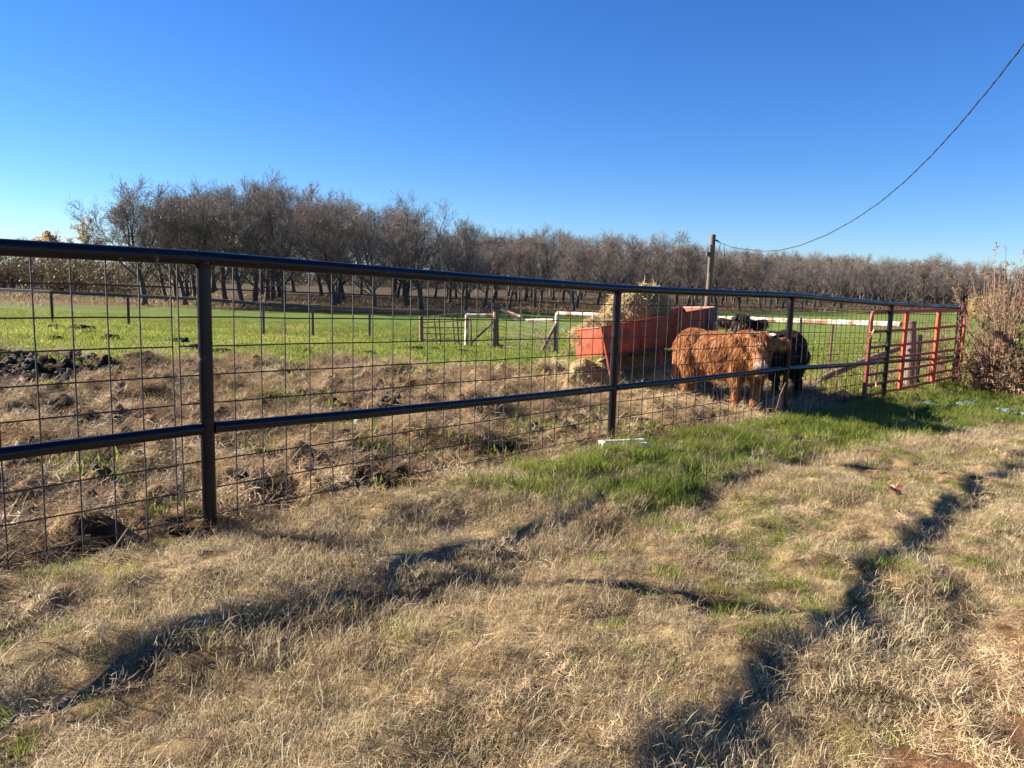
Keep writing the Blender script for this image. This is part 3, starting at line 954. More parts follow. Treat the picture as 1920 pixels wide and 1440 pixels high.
# ------------------------------------------------------------------ rusty panel, white pipe brace, sagging wire fence and long white rail
o = Vector((-2.6, 21.8, 0)); pn = empty("livestock_panel", o, "rusty leaning livestock panel of thin bars beside the white pipe brace", "livestock panel")
zg = gz(-2.6, 21.8)
MB().tube([(0, 0, zg - .15), (-.02, 0, zg + .80)], .06, 10).build("post", M['rust_pipe'], pn, True)
for z0, z1 in ((.78, .93), (.62, .72), (.47, .52), (.30, .34), (.13, .15)):
    MB().tube([(.02, 0, zg + z0), (.7, -.05, zg + (z0 + z1) / 2), (1.36, -.12, zg + z1)], .017, 6).build("bar", M['rust_pipe'], pn, True)
for x0, x1 in ((.34, .46), (.49, .56), (.86, .97), (1.0, 1.08)):
    MB().tube([(x0, -.08, zg + .84), (x1, -.10, zg - .02)], .019, 6).build("upright", M['rust_pipe'], pn, True)

o = Vector((-1.3, 21.4, 0)); wb = empty("pipe_brace", o, "white pipe brace with diagonal strut between rusty panel and brown post", "fence brace")
zg = gz(-1.3, 21.4)
MB().tube([(0, 0, zg - .15), (0, 0, zg + .90)], .055, 12).build("post", M['white_rust'], wb, True)
MB().tube([(-.02, 0, zg + .88), (.80, -.08, zg + .90)], .05, 12).build("top_rail", M['white_rust'], wb, True)
MB().tube([(.12, -.02, zg + .1), (.74, -.08, zg + .72)], .03, 8).build("strut", M['old_wood'], wb, True)
MB().tube([(.14, .05, zg), (.10, .05, zg + .78)], .022, 8).build("stay", M['rust_pipe'], wb, True)

o = Vector((-.46, 21.3, 0)); bp = empty("sagging_wire_fence", o, "sagging wire fence with brown post and slack strands behind the paddock", "fence")
zg = gz(-.46, 21.3)
MB().tube([(0, 0, zg - .2), (-.03, 0, zg + 1.10)], [.08, .07], 10).build("post", M['rust_pipe'], bp, True)
MB().tube([(-.10, -.02, zg - .1), (-.09, -.02, zg + 1.05)], .022, 8).build("pale_stake", M['white_rust'], bp, True)
MB().box((-.1, 0, zg + 1.14), (.40, .16, .06), (0, .05, .1)).build("cap_board", M['dark_paint'], bp, bevel=.004)
MB().tube([(.10, 0, zg + 1.09), (.65, -.3, zg + .92)], .035, 8).build("upper_rail", M['white_rust'], bp, True)
MB().tube([(.80, -.45, zg + .82), (1.2, -.8, zg + .86), (1.5, -1.05, zg + .88)], .045, 8).build("middle_rail", M['white_rust'], bp, True)
MB().tube([(.06, -.1, zg + .08), (.62, -.4, zg + .04)], .05, 8).build("ground_log", M['old_wood'], bp, True)
MB().tube([(1.60, -1.1, zg - .2), (1.57, -1.1, zg + .78)], .06, 8).build("corner_post", M['old_wood'], bp, True)
MB().tube([(1.55, -1.12, zg + .76), (1.19, -1.02, zg + .0)], .04, 8).build("strut", M['old_wood'], bp, True)
for k in range(9):
    z = zg + .12 + .105 * k
    sag = .05 + .10 * (k > 4)
    MB().tube([(.05, 0, z), (.45, -.27, z - sag * .75), (.85, -.55, z - sag - .04), (1.25, -.83, z - sag * .9 - .08), (1.57, -1.08, z - .16)], .006, 4).build("strand", M['steel'], bp, True)
MB().tube([(1.66, -1.15, zg + .72), (2.1, -1.35, zg + .42)], .03, 8).build("sloping_rail", M['white_rust'], bp, True)

o = Vector((1.13, 20.2, 0)); wr = empty("white_rail_fence", o, "long white pipe rail with rust stains running behind the red feeder", "fence")
pts = [Vector(p) - o for p in ((1.13, 20.2, .60), (3.2, 18.95, .64), (5.275, 17.5, .70), (7.40, 14.75, .80))]
MB().tube(pts, .058, 14).build("rail", M['white_rust'], wr, True)
MB().tube([pts[0] + Vector((.0, 0, .02)), pts[0] + Vector((0, 0, -1.2))], .055, 12).build("post", M['white_rust'], wr, True)
for p in ((3.2, 18.95, .57), (4.9, 17.75, .62), (6.55, 15.85, .70)):
    q = Vector(p) - o
    MB().tube([q, Vector((q.x, q.y, gz(p[0], p[1]) - .15))], .03, 8).build("steel_post", M['rust_pipe'], wr, True)
for a, b in ((0, 1), (1, 2), (2, 3)):
    for h in (.28, .55, .82):
        MB().tube([pts[a] - Vector((0, 0, h)), (pts[a] + pts[b]) / 2 - Vector((0, 0, h + .03)), pts[b] - Vector((0, 0, h))], .0045, 4).build("strand", M['wire'], wr, True)

g = gz(7.52, 14.5)
wp = MB().tube([(7.53, 14.5, g - .3), (7.51, 14.5, .3), (7.46, 14.5, .885)], [.095, .088, .085], 16).build("wooden_post", M['old_wood'], None, True)
tag(wp, "thick brown wooden post behind the orange gate's first upright", "post")
wp2 = MB().tube([(7.72, 14.62, g - .3), (7.70, 14.62, .62)], .055, 12).build("steel_post", M['dark_paint'], None, True)
tag(wp2, "short black post just behind the thick wooden post", "post")
lg = MB().tube([(7.33, 14.45, .40), (6.5, 14.0, .19), (5.70, 13.6, -.05), (5.3, 13.35, -.17)], [.05, .055, .06, .05], 10).build("fallen_pole", M['old_wood'], None, True)
tag(lg, "grey fallen pole slanting from the wooden post to the ground", "pole")
tp = MB().tube([(5.05, 13.5, gz(5.05, 13.5) - .1), (5.02, 13.5, .93)], .022, 6).build("stake", M['dark_paint'], None, True)
tag(tp, "thin dark stake standing behind the black cow's rump", "stake")

# ------------------------------------------------------------------ wooden utility pole and its cable
po = empty("utility_pole", (8.05, 32, gz(8.05, 32)), "short weathered wooden utility pole rising behind the red feeder", "utility pole")
zb = gz(8.05, 32)
MB().tube([(-.10, 0, -.3), (-.05, 0, 1.9), (0, 0, 3.5 - zb)], [.135, .12, .105], 16).build("pole", M['pole_wood'], po, True)
MB().box((.13, -.02, 3.27 - zb), (.14, .05, .06), (0, .3, 0)).build("bracket", M['dark_paint'], po, bevel=.004)
MB().tube([(.18, -.02, 3.24 - zb), (.24, -.02, 3.22 - zb), (.26, -.02, 3.18 - zb)], .03, 8).build("insulator", M['steel'], po, True)
MB().tube([(-.13, -.06, 3.1 - zb), (-.16, -.08, 2.6 - zb), (-.17, -.08, 2.0 - zb)], .016, 6).build("conduit", M['steel'], po, True)
MB().box((-.19, -.05, 2.72 - zb), (.12, .12, .16)).build("junction_box", M['grey_post'], po, bevel=.01)
CAB = [(8.30, 31.9, 3.20), (7.851, 28.582, 2.855), (7.289, 24.681, 2.593), (6.864, 21.727, 2.424), (6.532, 19.423, 2.345), (6.191, 17.054, 2.355), (5.871, 14.826, 2.447), (5.628, 13.138, 2.583),
       (5.437, 11.814, 2.745), (5.285, 10.759, 2.935), (5.16, 9.893, 3.142), (5.057, 9.176, 3.352), (4.954, 8.458, 3.60), (4.866, 7.845, 3.84), (4.70, 6.7, 4.34), (4.5, 5.2, 5.1)]
cb = empty("overhead_cable", (8.3, 31.9, 0), "black overhead cable swooping from the pole up to the right", "cable")
co = Vector((8.3, 31.9, 0))
MB().tube([Vector(p) - co for p in CAB], [.013] * 3 + [.009] * 4 + [.0065] * 9, 8).build("cable_run", M['cable'], cb, True)
tw = []
cps = [Vector(p) - co for p in CAB]
for i in range(150):
    q, d = along(cps, i / 149)
    a = d.orthogonal().normalized(); c = d.cross(a)
    tw.append(q + (a * math.cos(i * 1.3) + c * math.sin(i * 1.3)) * .007)
MB().tube(tw, .0035, 5).build("wrapped_wire", M['cable'], cb, True)
MB().tube([Vector((8.34, 31.9, 3.18)) - co, Vector((8.30, 31.88, 2.95)) - co, Vector((8.25, 31.88, 2.72)) - co, Vector((8.14, 31.9, 2.70)) - co], .012, 5).build("drip_loop", M['cable'], cb, True)
MB().tube([Vector((8.42, 31.7, 3.12)) - co, Vector((8.46, 31.68, 2.8)) - co, Vector((8.52, 31.66, 2.4)) - co, Vector((8.50, 31.66, 2.0)) - co], .012, 5).build("hanging_tail", M['cable'], cb, True)

# ------------------------------------------------------------------ red feed trough and hay
fo = Vector((1.26, 11.2, 0))
fe = empty("feed_trough", (1.26, 11.2, 0), "battered red steel feed trough tilted up on legs, heaped with hay", "feeder")
nlt, nlb = Vector((1.256, 11.2, .791)), Vector((1.33, 11.26, .372))
flt, flb = Vector((.93, 12.0, .690)), Vector((1.0, 11.95, .265))
nrt, nrb = Vector((3.02, 12.2, 1.066)), Vector((3.05, 12.28, .545))
ert, erb = Vector((3.25, 12.38, 1.098)), Vector((3.29, 12.36, .555))
frt, frb = Vector((2.85, 13.05, 1.06)), Vector((2.95, 12.98, .52))


def plate(name, q, mat, inward, th=.012):
    n = (q[1] - q[0]).cross(q[2] - q[0]).normalized()
    if n.dot(inward) < 0: n = -n
    bm_ = MB()
    ov = [p - fo for p in q]; iv = [p - fo + n * th for p in q]
    bm_.poly(ov); bm_.poly(iv[::-1])
    for i in range(len(q)):
        j = (i + 1) % len(q)
        bm_.poly([ov[i], ov[j], iv[j], iv[i]])
    return bm_.build(name, mat, fe)


cen = (nlt + flt + nrt + frt) / 4 - Vector((0, 0, .2))
plate("near_side", [nlt, nlb, nrb, nrt], M['feeder_red'], cen - nlt)
for t in (.36, .70):
    a_, b_ = nlt.lerp(nrt, t), nlb.lerp(nrb, t)
    MB().beam(a_ - fo + Vector((.004, -.012, -.01)), b_ - fo + Vector((.004, -.012, .01)), .035, .012).build("seam", M['feeder_red'], fe)
MB().beam(nlb - fo + Vector((.02, -.004, .0)), nrb - fo + Vector((-.02, -.004, .0)), .03, .03).build("lower_flange", M['feeder_dark'], fe)
plate("shade_toned_end", [nrt, nrb, erb, ert], M['feeder_dark'], cen - nrt)  # right end of the near side, its shade painted in as a darker colour
plate("left_end", [nlt, nlb, flb, flt], M['feeder_red'], cen - nlt)
plate("far_side", [flt, flb, frb, frt], M['feeder_red'], cen - flt)
plate("right_end", [ert, erb, frb, frt], M['feeder_red'], cen - ert)
plate("floor", [nlb, nrb, erb, frb, flb], M['feeder_dark'], Vector((0, 0, 1)))
for a, b in ((flt, nlt), (nlt, nrt), (nrt, ert), (ert, frt), (frt, flt)):
    MB().tube([a - fo, b - fo], .014, 8).build("rim", M['feeder_red'], fe, True)
for i, (t, b) in enumerate((((1.27, 11.17, .79), (1.50, 11.0, -.22)), ((1.33, 11.16, .77), (1.56, 11.03, -.22)), ((1.50, 12.0, .30), (1.56, 12.05, -.25)), ((2.25, 11.75, .46), (2.32, 11.65, -.25)), ((2.98, 12.22, .56), (3.0, 12.1, -.26)), ((2.85, 12.95, .54), (2.9, 12.9, -.28)))):
    MB().beam(Vector(t) - fo, Vector(b) - fo, .045, .03).build("leg", M['feeder_red'], fe, bevel=.003)
MB().tube([Vector((1.5, 11.9, .05)) - fo, Vector((2.95, 12.5, .08)) - fo], .02, 8).build("stretcher", M['feeder_red'], fe, True)


def hay_heap(name, center, blobs, nstraw, seed, slen, label, cat, fallback=0.0):
    """packed core (one noisy mass) plus loose stalks as a child"""
    r = random.Random(seed); rn = np.random.default_rng(seed)
    bm_ = bmesh.new()
    for (c, s) in blobs:
        mtx = Matrix.Translation(Vector(c)) @ Matrix.Diagonal((*s, 1))
        bmesh.ops.create_icosphere(bm_, subdivisions=4, radius=1, matrix=mtx)
    me = bpy.data.meshes.new(name); bm_.to_mesh(me); bm_.free()
    tmp = bpy.data.objects.new("tmp", me); COL.objects.link(tmp)
    md = tmp.modifiers.new("r", 'REMESH'); md.mode = 'VOXEL'; md.voxel_size = .035
    dg = bpy.context.evaluated_depsgraph_get()
    core = bpy.data.meshes.new_from_object(tmp.evaluated_get(dg))
    bpy.data.objects.remove(tmp)
    n = len(core.vertices); v = np.empty(n * 3, np.float32); core.vertices.foreach_get("co", v); v = v.reshape(-1, 3)
    nn = np.empty(n * 3, np.float32); core.vertices.foreach_get("normal", nn); nn = nn.reshape(-1, 3)
    dsp = .05 * fbm(v[:, 0] * 7 + v[:, 2] * 3, v[:, 1] * 7 + v[:, 2] * 5, seed, 3)
    v2 = v + nn * dsp[:, None]
    core.vertices.foreach_set("co", v2.astype(np.float32).ravel()); core.update()
    core.materials.clear(); core.materials.append(M['hay_core'])
    core.name = name
    ob = link(bpy.data.objects.new(name, core)); ob.location = center
    tag(ob, label, cat)
    rb = Ribbons()
    idx = rn.integers(0, n, nstraw)
    for i in idx:
        p = Vector(v2[i]); nrm_ = Vector(nn[i])
        d = Vector((r.gauss(0, 1), r.gauss(0, 1), r.gauss(0, .5) - .35)) + nrm_ * r.uniform(-.1, .75)
        pts, _ = grow(r, p - nrm_ * .01, d, slen * r.uniform(.4, 1.3), 3, .25, -.12)
        rb.ribbon(pts, .009, .006, min(1, max(0, r.gauss(.5, .25))), r)
    st_ = link(bpy.data.objects.new("loose_straw", rb.mesh("loose_straw", M['hay'])), ob)
    return ob


hay_heap("hay_heap", (1.9, 12.05, .75), [((-.72, .02, -.12), (.26, .30, .16)), ((-.58, .05, -.02), (.26, .28, .18)), ((-.40, .0, -.02), (.32, .30, .20)), ((-.05, .12, .20), (.42, .34, .40)), ((.20, .22, .28), (.36, .34, .40)), ((.25, .15, .0), (.38, .28, .26)), ((.55, .38, .0), (.30, .20, .18))],
         11000, 31, .10, "heap of pale hay piled on the red feed trough", "hay")
hay_heap("hay_drift", (1.70, 11.62, -.24), [((-.60, -.02, .14), (.30, .28, .40)), ((-.25, .02, .12), (.28, .26, .40)), ((.1, .05, .06), (.35, .28, .26)), ((.55, .0, .06), (.30, .28, .36)), ((.95, .1, .02), (.3, .28, .2)), ((.35, .60, .22), (.75, .35, .50)), ((1.1, .75, .22), (.45, .35, .52)), ((.3, -.35, -.05), (.75, .35, .13)), ((-.35, -.4, -.05), (.6, .35, .14)), ((.72, .1, .1), (.16, .2, .26))],
         9000, 32, .11, "drift of loose hay on the ground under the red trough", "hay")

# ------------------------------------------------------------------ highland cattle
def capsule(bm_, p0, p1, r0, r1):
    p0, p1 = Vector(p0), Vector(p1)
    n = max(2, int((p1 - p0).length / (min(r0, r1) * .45)))
    for i in range(n + 1):
        t = i / n
        bmesh.ops.create_icosphere(bm_, subdivisions=2, radius=r0 + (r1 - r0) * t, matrix=Matrix.Translation(p0.lerp(p1, t)))


def ell(bm_, c, s, rot=(0, 0, 0)):
    bmesh.ops.create_icosphere(bm_, subdivisions=3, radius=1, matrix=Matrix.Translation(Vector(c)) @ Euler(rot).to_matrix().to_4x4() @ Matrix.Diagonal((*s, 1)))


def highland(name, loc, yaw, head_pos, head_yaw, head_pitch, skin, fur, muz, label, seed, nhair, scale=1.0, horns=None, eartag=False, legs=None):
    """local: x forward, z up, feet at z = 0"""
    root = empty(name, loc, label, "cow", "highland cattle at the feeder", yaw)
    r = random.Random(seed); rn = np.random.default_rng(seed)
    bm_ = bmesh.new()
    ell(bm_, (-.05, 0, .66), (.50, .23, .245)); ell(bm_, (-.40, 0, .70), (.24, .215, .24)); ell(bm_, (.30, 0, .69), (.25, .215, .27))
    ell(bm_, (-.05, 0, .80), (.45, .13, .12)); ell(bm_, (.02, 0, .52), (.42, .18, .14))
    capsule(bm_, (-.54, 0, .78), (-.60, 0, .60), .06, .04)
    hp = Vector(head_pos)
    capsule(bm_, (.36, 0, .76), hp + Vector((-.02, 0, -.02)), .19, .125)
    capsule(bm_, (.42, 0, .60), hp + Vector((0, 0, -.10)), .13, .09)
    Lg = legs or {}
    hx = Lg.get('h', (-.44, -.36)); fx = Lg.get('f', (.30, .36))
    for sgn, x in ((1, hx[0]), (-1, hx[1])):
        capsule(bm_, (x, sgn * .13, .62), (x + .06, sgn * .14, .40), .135, .085)          # thigh to knee
        capsule(bm_, (x + .06, sgn * .14, .40), (x - .05, sgn * .135, .27), .075, .05)     # to hock
        capsule(bm_, (x - .05, sgn * .135, .27), (x - .02, sgn * .135, .03), .048, .044)   # shank
    for sgn, x in ((1, fx[0]), (-1, fx[1])):
        capsule(bm_, (x, sgn * .13, .58), (x + .01, sgn * .13, .33), .10, .06)
        capsule(bm_, (x + .01, sgn * .13, .33), (x, sgn * .13, .03), .055, .046)
    Rh = Euler((0, head_pitch, head_yaw)).to_matrix()

    def H(p): return hp + Rh @ Vector(p)
    ell(bm_, H((.02, 0, .03)), (.15, .125, .12), (0, head_pitch, head_yaw))
    capsule(bm_, H((.06, 0, .0)), H((.24, 0, -.045)), .10, .075)
    ell(bm_, H((.27, 0, -.05)), (.062, .085, .066), (0, head_pitch, head_yaw))
    for sgn in (1, -1):
        capsule(bm_, H((-.02, sgn * .11, .03)), H((-.05, sgn * .25, .015)), .035, .045)
    me = bpy.data.meshes.new("body"); bm_.to_mesh(me); bm_.free()
    tmp = bpy.data.objects.new("tmp", me); COL.objects.link(tmp)
    md = tmp.modifiers.new("r", 'REMESH'); md.mode = 'VOXEL'; md.voxel_size = .018
    ms = tmp.modifiers.new("s", 'SMOOTH'); ms.iterations = 6; ms.factor = .5
    dg = bpy.context.evaluated_depsgraph_get()
    body = bpy.data.meshes.new_from_object(tmp.evaluated_get(dg))
    bpy.data.objects.remove(tmp)
    body.materials.clear(); body.materials.append(skin); body.materials.append(muz)
    body.name = "body"
    body.polygons.foreach_set("use_smooth", [True] * len(body.polygons))
    nose = H((.31, 0, -.055))
    npoly = len(body.polygons)
    cen_ = np.empty(npoly * 3, np.float32); body.polygons.foreach_get("center", cen_); cen_ = cen_.reshape(-1, 3)
    nor = np.empty(npoly * 3, np.float32); body.polygons.foreach_get("normal", nor); nor = nor.reshape(-1, 3)
    area = np.empty(npoly, np.float32); body.polygons.foreach_get("area", area)
    dn = np.linalg.norm(cen_ - np.array(nose), axis=1)
    body.polygons.foreach_set("material_index", (dn < .085).astype(np.int32))
    bo = link(bpy.data.objects.new("body", body), root)
    # coat: shaggy locks, each strand its own ribbon, grouped in locks by noise
    ok = (dn > .095) & (cen_[:, 2] > .05)
    pr = area * ok
    hd = np.linalg.norm(cen_ - np.array(hp), axis=1) < .24
    pr = pr * np.where(hd, 1.5, 1.0)
    idx = rn.choice(npoly, nhair, p=pr / pr.sum())
    rb = Ribbons()
    lock = fbm(cen_[:, 0] * 13 + cen_[:, 1] * 5, cen_[:, 2] * 9 + cen_[:, 1] * 11, seed, 2)
    lock2 = fbm(cen_[:, 0] * 13 + 40, cen_[:, 2] * 9 + cen_[:, 1] * 12 + 9, seed + 3, 2)
    fwdh = Rh @ Vector((1, 0, -.35))
    for i in idx:
        p = Vector(cen_[i]); n = Vector(nor[i])
        is_h = bool(hd[i])
        flow = Vector((-.35 + 1.1 * lock[i], .35 * lock2[i], -1.0))
        ln = r.uniform(.06, .125)
        if p.z < .42: ln = r.uniform(.035, .07)
        if is_h:
            lp = Rh.transposed() @ (p - hp)
            flow = fwdh * .8 + Vector((0, 0, -.55)) if lp.z > .02 and abs(lp.y) < .13 else Vector((-.1, 0, -1))
            ln = r.uniform(.06, .11) if lp.z > .06 else r.uniform(.02, .045)
            if abs(lp.y) > .13: ln = r.uniform(.05, .09)
            if lp.x > .10: ln = r.uniform(.012, .028)
        flow = flow - n * flow.dot(n)
        d = (flow.normalized() if flow.length > 1e-3 else Vector((0, 0, -1))) + n * r.uniform(.15, .42) + Vector((r.gauss(0, .16), r.gauss(0, .16), r.gauss(0, .1)))
        pts = [p - n * .004]
        dd = d.normalized()
        for s_ in range(4):
            dd = (dd + Vector((r.gauss(0, .09), r.gauss(0, .09), -.24))).normalized()
            pts.append(pts[-1] + dd * ln / 4)
        tint = .5 + .55 * lock[i] + r.gauss(0, .14) + .10 * (p.z - .6)
        rb.ribbon(pts, .0050, .0025, min(1, max(0, tint)), r)
    link(bpy.data.objects.new("coat", rb.mesh("coat", fur)), root)
    for sgn, x in ((1, hx[0]), (-1, hx[1])):
        MB().tube([(x + .0, sgn * .135, -.005), (x - .015, sgn * .135, .055)], [.062, .05], 10).build("hoof", M['hoof'], root, True)
    for sgn, x in ((1, fx[0]), (-1, fx[1])):
        MB().tube([(x + .02, sgn * .13, -.005), (x + .0, sgn * .13, .055)], [.062, .05], 10).build("hoof", M['hoof'], root, True)
    for sgn in (1, -1):
        e_ = MB(); e_.tube([H((.115, sgn * .085, .03)), H((.125, sgn * .105, .03))], [.022, .014], 8).build("eye", M['eye'], root, True)
        MB().tube([H((.318, sgn * .035, -.045)), H((.335, sgn * .04, -.048))], [.016, .012], 8).build("nostril", M['eye'], root, True)
        if horns:
            MB().tube([H((-.03, sgn * .09, .11)), H((-.02, sgn * (.09 + horns * .6), .135)), H((.01, sgn * (.09 + horns), .17))], [.024, .018, .006], 8).build("horn", M['horn'], root, True)
    tl_ = MB().tube([(-.62, 0, .72), (-.67, 0, .55), (-.66, 0, .35), (-.65, .01, .24)], [.03, .03, .045, .015], 8).build("tail", fur if False else skin, root, True)
    if eartag:
        c = H((.0, .24, -.02))
        MB().box(c, (.012, .055, .07), (0, 0, head_yaw + .2)).build("ear_tag", M['tag'], root, bevel=.003)
    root.scale = (scale, scale, scale)
    return root


yaw1 = math.atan2(-.74, .67)
highland("highland_calf", (2.84, 10.36, float(base_z(2.84, 10.36)) - .03), yaw1, (.60, -.24, .83), -.95, .75, M['skin_orange'], M['fur_orange'], M['muzzle'],
         "shaggy orange highland calf facing the fence, standing by the feeder", 61, 34000, scale=1.17, horns=.05, eartag=True, legs={'h': (-.48, -.36), 'f': (.36, .27)})
yaw2 = math.atan2(-.58, -.81)
highland("highland_cow", (3.72, 11.22, float(base_z(3.72, 11.22)) - .03), yaw2, (.66, .10, 1.0), .75, .95, M['skin_dark'], M['fur_dark'], M['dark_muzzle'],
         "dark brown almost black highland cow standing behind the orange calf", 62, 28000, scale=1.18, horns=.05)

# ------------------------------------------------------------------ tall dead weeds at the right and dry brush by the fence
def weed(seed, H, nst, spread, leaf_n, lsize, stem_r=.008):
    r = random.Random(seed)
    st, rb = MB(), Ribbons()
    for i in range(nst):
        p = Vector((r.gauss(0, spread * .35), r.gauss(0, spread * .35), -.05))
        d = Vector((r.gauss(0, .16), r.gauss(0, .16), 1))
        h = H * r.uniform(.6, 1.0)
        pts, _ = grow(r, p, d, h, 7, .07, .03)
        st.tube(pts, [stem_r * (1.2 - .9 * k / 7) for k in range(8)], 4, caps=False)
        for j in range(leaf_n):
            t = r.uniform(.03, 1.0)
            q, dl = along(pts, t)
            sd = side_dir(r, dl, .5, 1.3)
            bl = r.uniform(.08, .38) * (1.15 - t)
            bp_, bd = grow(r, q, sd, bl, 3, .2, -.02)
            rb.ribbon(bp_, .007, .004, r.uniform(.1, .6), r)
            for m_ in range(3):
                q2, d2 = along(bp_, r.uniform(.25, 1))
                ld = (side_dir(r, d2, .3, 1.4) + Vector((0, 0, -.5))).normalized()
                ln = lsize * r.uniform(.5, 1.4)
                # curled dead leaf: three bent quads
                lp, _ = grow(r, q2, ld, ln, 3, .35, -.12)
                rb.ribbon(lp, ln * .24, ln * .06, min(1, max(0, r.gauss(.5, .25))), r)
    me = bpy.data.meshes.new("stems"); me.from_pydata(st.v, [], st.f); me.materials.append(M['weed_stem'])
    return me, rb.mesh("leaves", M['weed_leaf'])


W = [weed(401, 3.0, 14, .42, 30, .055, .011), weed(402, 2.35, 14, .44, 28, .06, .010), weed(403, 1.8, 14, .44, 24, .065, .010), weed(404, 1.1, 12, .45, 20, .08, .008)]
wl_lab = ["tallest dead brown weed rising at the right edge of the picture", "tall dead weed clump beside the black end post", "bushy dead weed clump in front of the tall ones"]
wpos = [(9.35, 14.35, 0, 1.0), (9.75, 14.0, 0, .97), (10.15, 14.6, 1, 1.05), (9.05, 14.9, 1, .80), (9.55, 14.9, 1, 1.0), (9.15, 14.0, 2, .85), (9.5, 13.55, 2, .95), (9.9, 13.4, 1, .9), (8.95, 14.35, 3, 1.0),
        (9.1, 13.65, 3, .9), (10.4, 13.9, 0, .95), (9.45, 14.6, 0, 1.04), (9.62, 13.8, 0, .9), (9.2, 14.2, 0, .82), (9.35, 13.25, 3, .95), (9.9, 15.4, 0, .9), (10.7, 13.2, 1, 1.0), (10.3, 12.9, 2, 1.0), (9.7, 12.95, 3, 1.0), (9.0, 15.6, 2, .9), (9.62, 14.4, 2, 1.1), (9.2, 14.55, 2, .9)]
for i, (x, y, v, s_) in enumerate(wpos):
    x -= .18
    lab = ("tallest dead brown weed rising at the right edge of the picture" if i == 0 else
           "dead weed clump beside the black end post and the gate" if i == 8 else
           "low leafy dead weed at the front edge of the brown clump" if v == 3 else
           "dead brown weed stalks with curled leaves in the clump at the right edge")
    o = empty("dead_weed", (x, y, gz(x, y)), lab, "weed", "dead weeds at the right edge", i * 2.4)
    for nm, me in zip(("stems", "leaves"), W[v]):
        c = link(bpy.data.objects.new(nm, me), o); c.scale = (s_, s_, s_)
B = [weed(411, .95, 7, .5, 9, .05, .005), weed(412, 1.2, 5, .4, 8, .045, .005), weed(413, .6, 8, .4, 8, .06, .005)]
bpos = [(4.7, 12.9, 2, .8, "low dry brush right behind the dark cow"), (5.55, 13.4, 0, 1.0, "dry twiggy brush between the dark cow and the orange gate"), (6.1, 13.9, 0, 1.05, "dry brush behind the orange gate's left end"),
        (6.9, 14.3, 2, 1.1, "dry brush at the foot of the thick wooden post"), (8.0, 15.0, 0, .9, "dry brush behind the orange gate's right half"), (8.5, 15.5, 1, .9, "thin dry brush near the black end post"),
        (.3, 20.9, 1, .9, "dry vine-like brush on the sagging wire fence, nearer the brown post"), (1.0, 20.4, 2, 1.0, "dry brush at the corner of the sagging wire fence"), (.7, 20.3, 0, 1.0, "dry brush in the middle of the sagging wire fence"),
        (1.7, 19.9, 0, .9, "dry brush under the left end of the white rail"), (-15.3, 24.3, 1, 1.0, "leaning dry weed beside the dark fence's leftmost post"), (-6.9, 22.7, 2, .8, "small dry weed left of the first grey post"),
        (-5.2, 22.6, 2, .6, "small dry weed between the two grey posts"), (-2.3, 21.5, 2, .6, "dry weed tangled in the rusty livestock panel"), (.5, 27.5, 1, 1.5, "tall dry sapling behind the sagging wire fence"), (-1.0, 27, 1, 1.2, "dry sapling behind the white pipe brace")]
for i, (x, y, v, s_, lab) in enumerate(bpos):
    o = empty("dry_brush", (x, y, gz(x, y)), lab, "brush", "dry brush along the fences", i * 1.9)
    for nm, me in zip(("stems", "leaves"), B[v]):
        c = link(bpy.data.objects.new(nm, me), o); c.scale = (s_, s_, s_)

# ------------------------------------------------------------------ small things on the ground
zb = gz(1.05, 7.05)
wbo = empty("white_board", (1.04, 7.08, zb - .018), "white painted board on edge in the grass at the second fence post", "board", rz=.33)
MB().box((0, 0, .03), (.46, .045, .07)).build("plank", M['white_board'], wbo, bevel=.004)
MB().box((-.215, -.06, .03), (.03, .12, .08), (0, 0, -.25)).build("end_piece", M['white_board'], wbo, bevel=.004)
MB().box((.19, -.06, .015), (.07, .08, .06), (0, 0, .1)).build("end_block", M['white_board'], wbo, bevel=.004)

r = random.Random(21)
lf = MB()
c0 = Vector((2.89, 5.62, gz(2.89, 5.62) + .075))
lobes = []
for k in range(14):
    a = 2 * math.pi * k / 14
    rad = .062 if k % 2 == 0 else .03
    lobes.append(c0 + Vector((rad * math.cos(a), rad * math.sin(a), .02 * math.sin(a * 2 + 1) + .03 * math.sin(a))))
for k in range(14):
    lf.poly([c0, lobes[k], lobes[(k + 1) % 14]])
lo = lf.build("fallen_leaf", M['leaf_red'], None)
tag(lo, "single orange-red lobed leaf lying on the dry grass", "leaf")


def sheet(name, path, width, mat, label, cat, seed):
    r = random.Random(seed)
    rows = []
    V, Q = [], []
    n, k = len(path) * 6, 7
    pv = [Vector((x, y, 0)) for x, y in path]
    for i in range(n):
        p, d = along(pv, i / (n - 1))
        a = Vector((-d.y, d.x, 0))
        w = width * (.5 + .6 * abs(math.sin(i * .9 + seed)))
        for j in range(k):
            q = p + a * (j / (k - 1) - .5) * w
            V.append((q.x, q.y, gz(q.x, q.y) + .02 + r.uniform(0, .05)))
    for i in range(n - 1):
        for j in range(k - 1):
            b = i * k + j
            Q.append((b, b + 1, b + k + 1, b + k))
    o = link(bpy.data.objects.new(name, np_mesh(name, np.array(V), [np.array(Q)], mat, True)))
    m_ = o.modifiers.new("t", 'SOLIDIFY'); m_.thickness = .003
    return tag(o, label, cat)


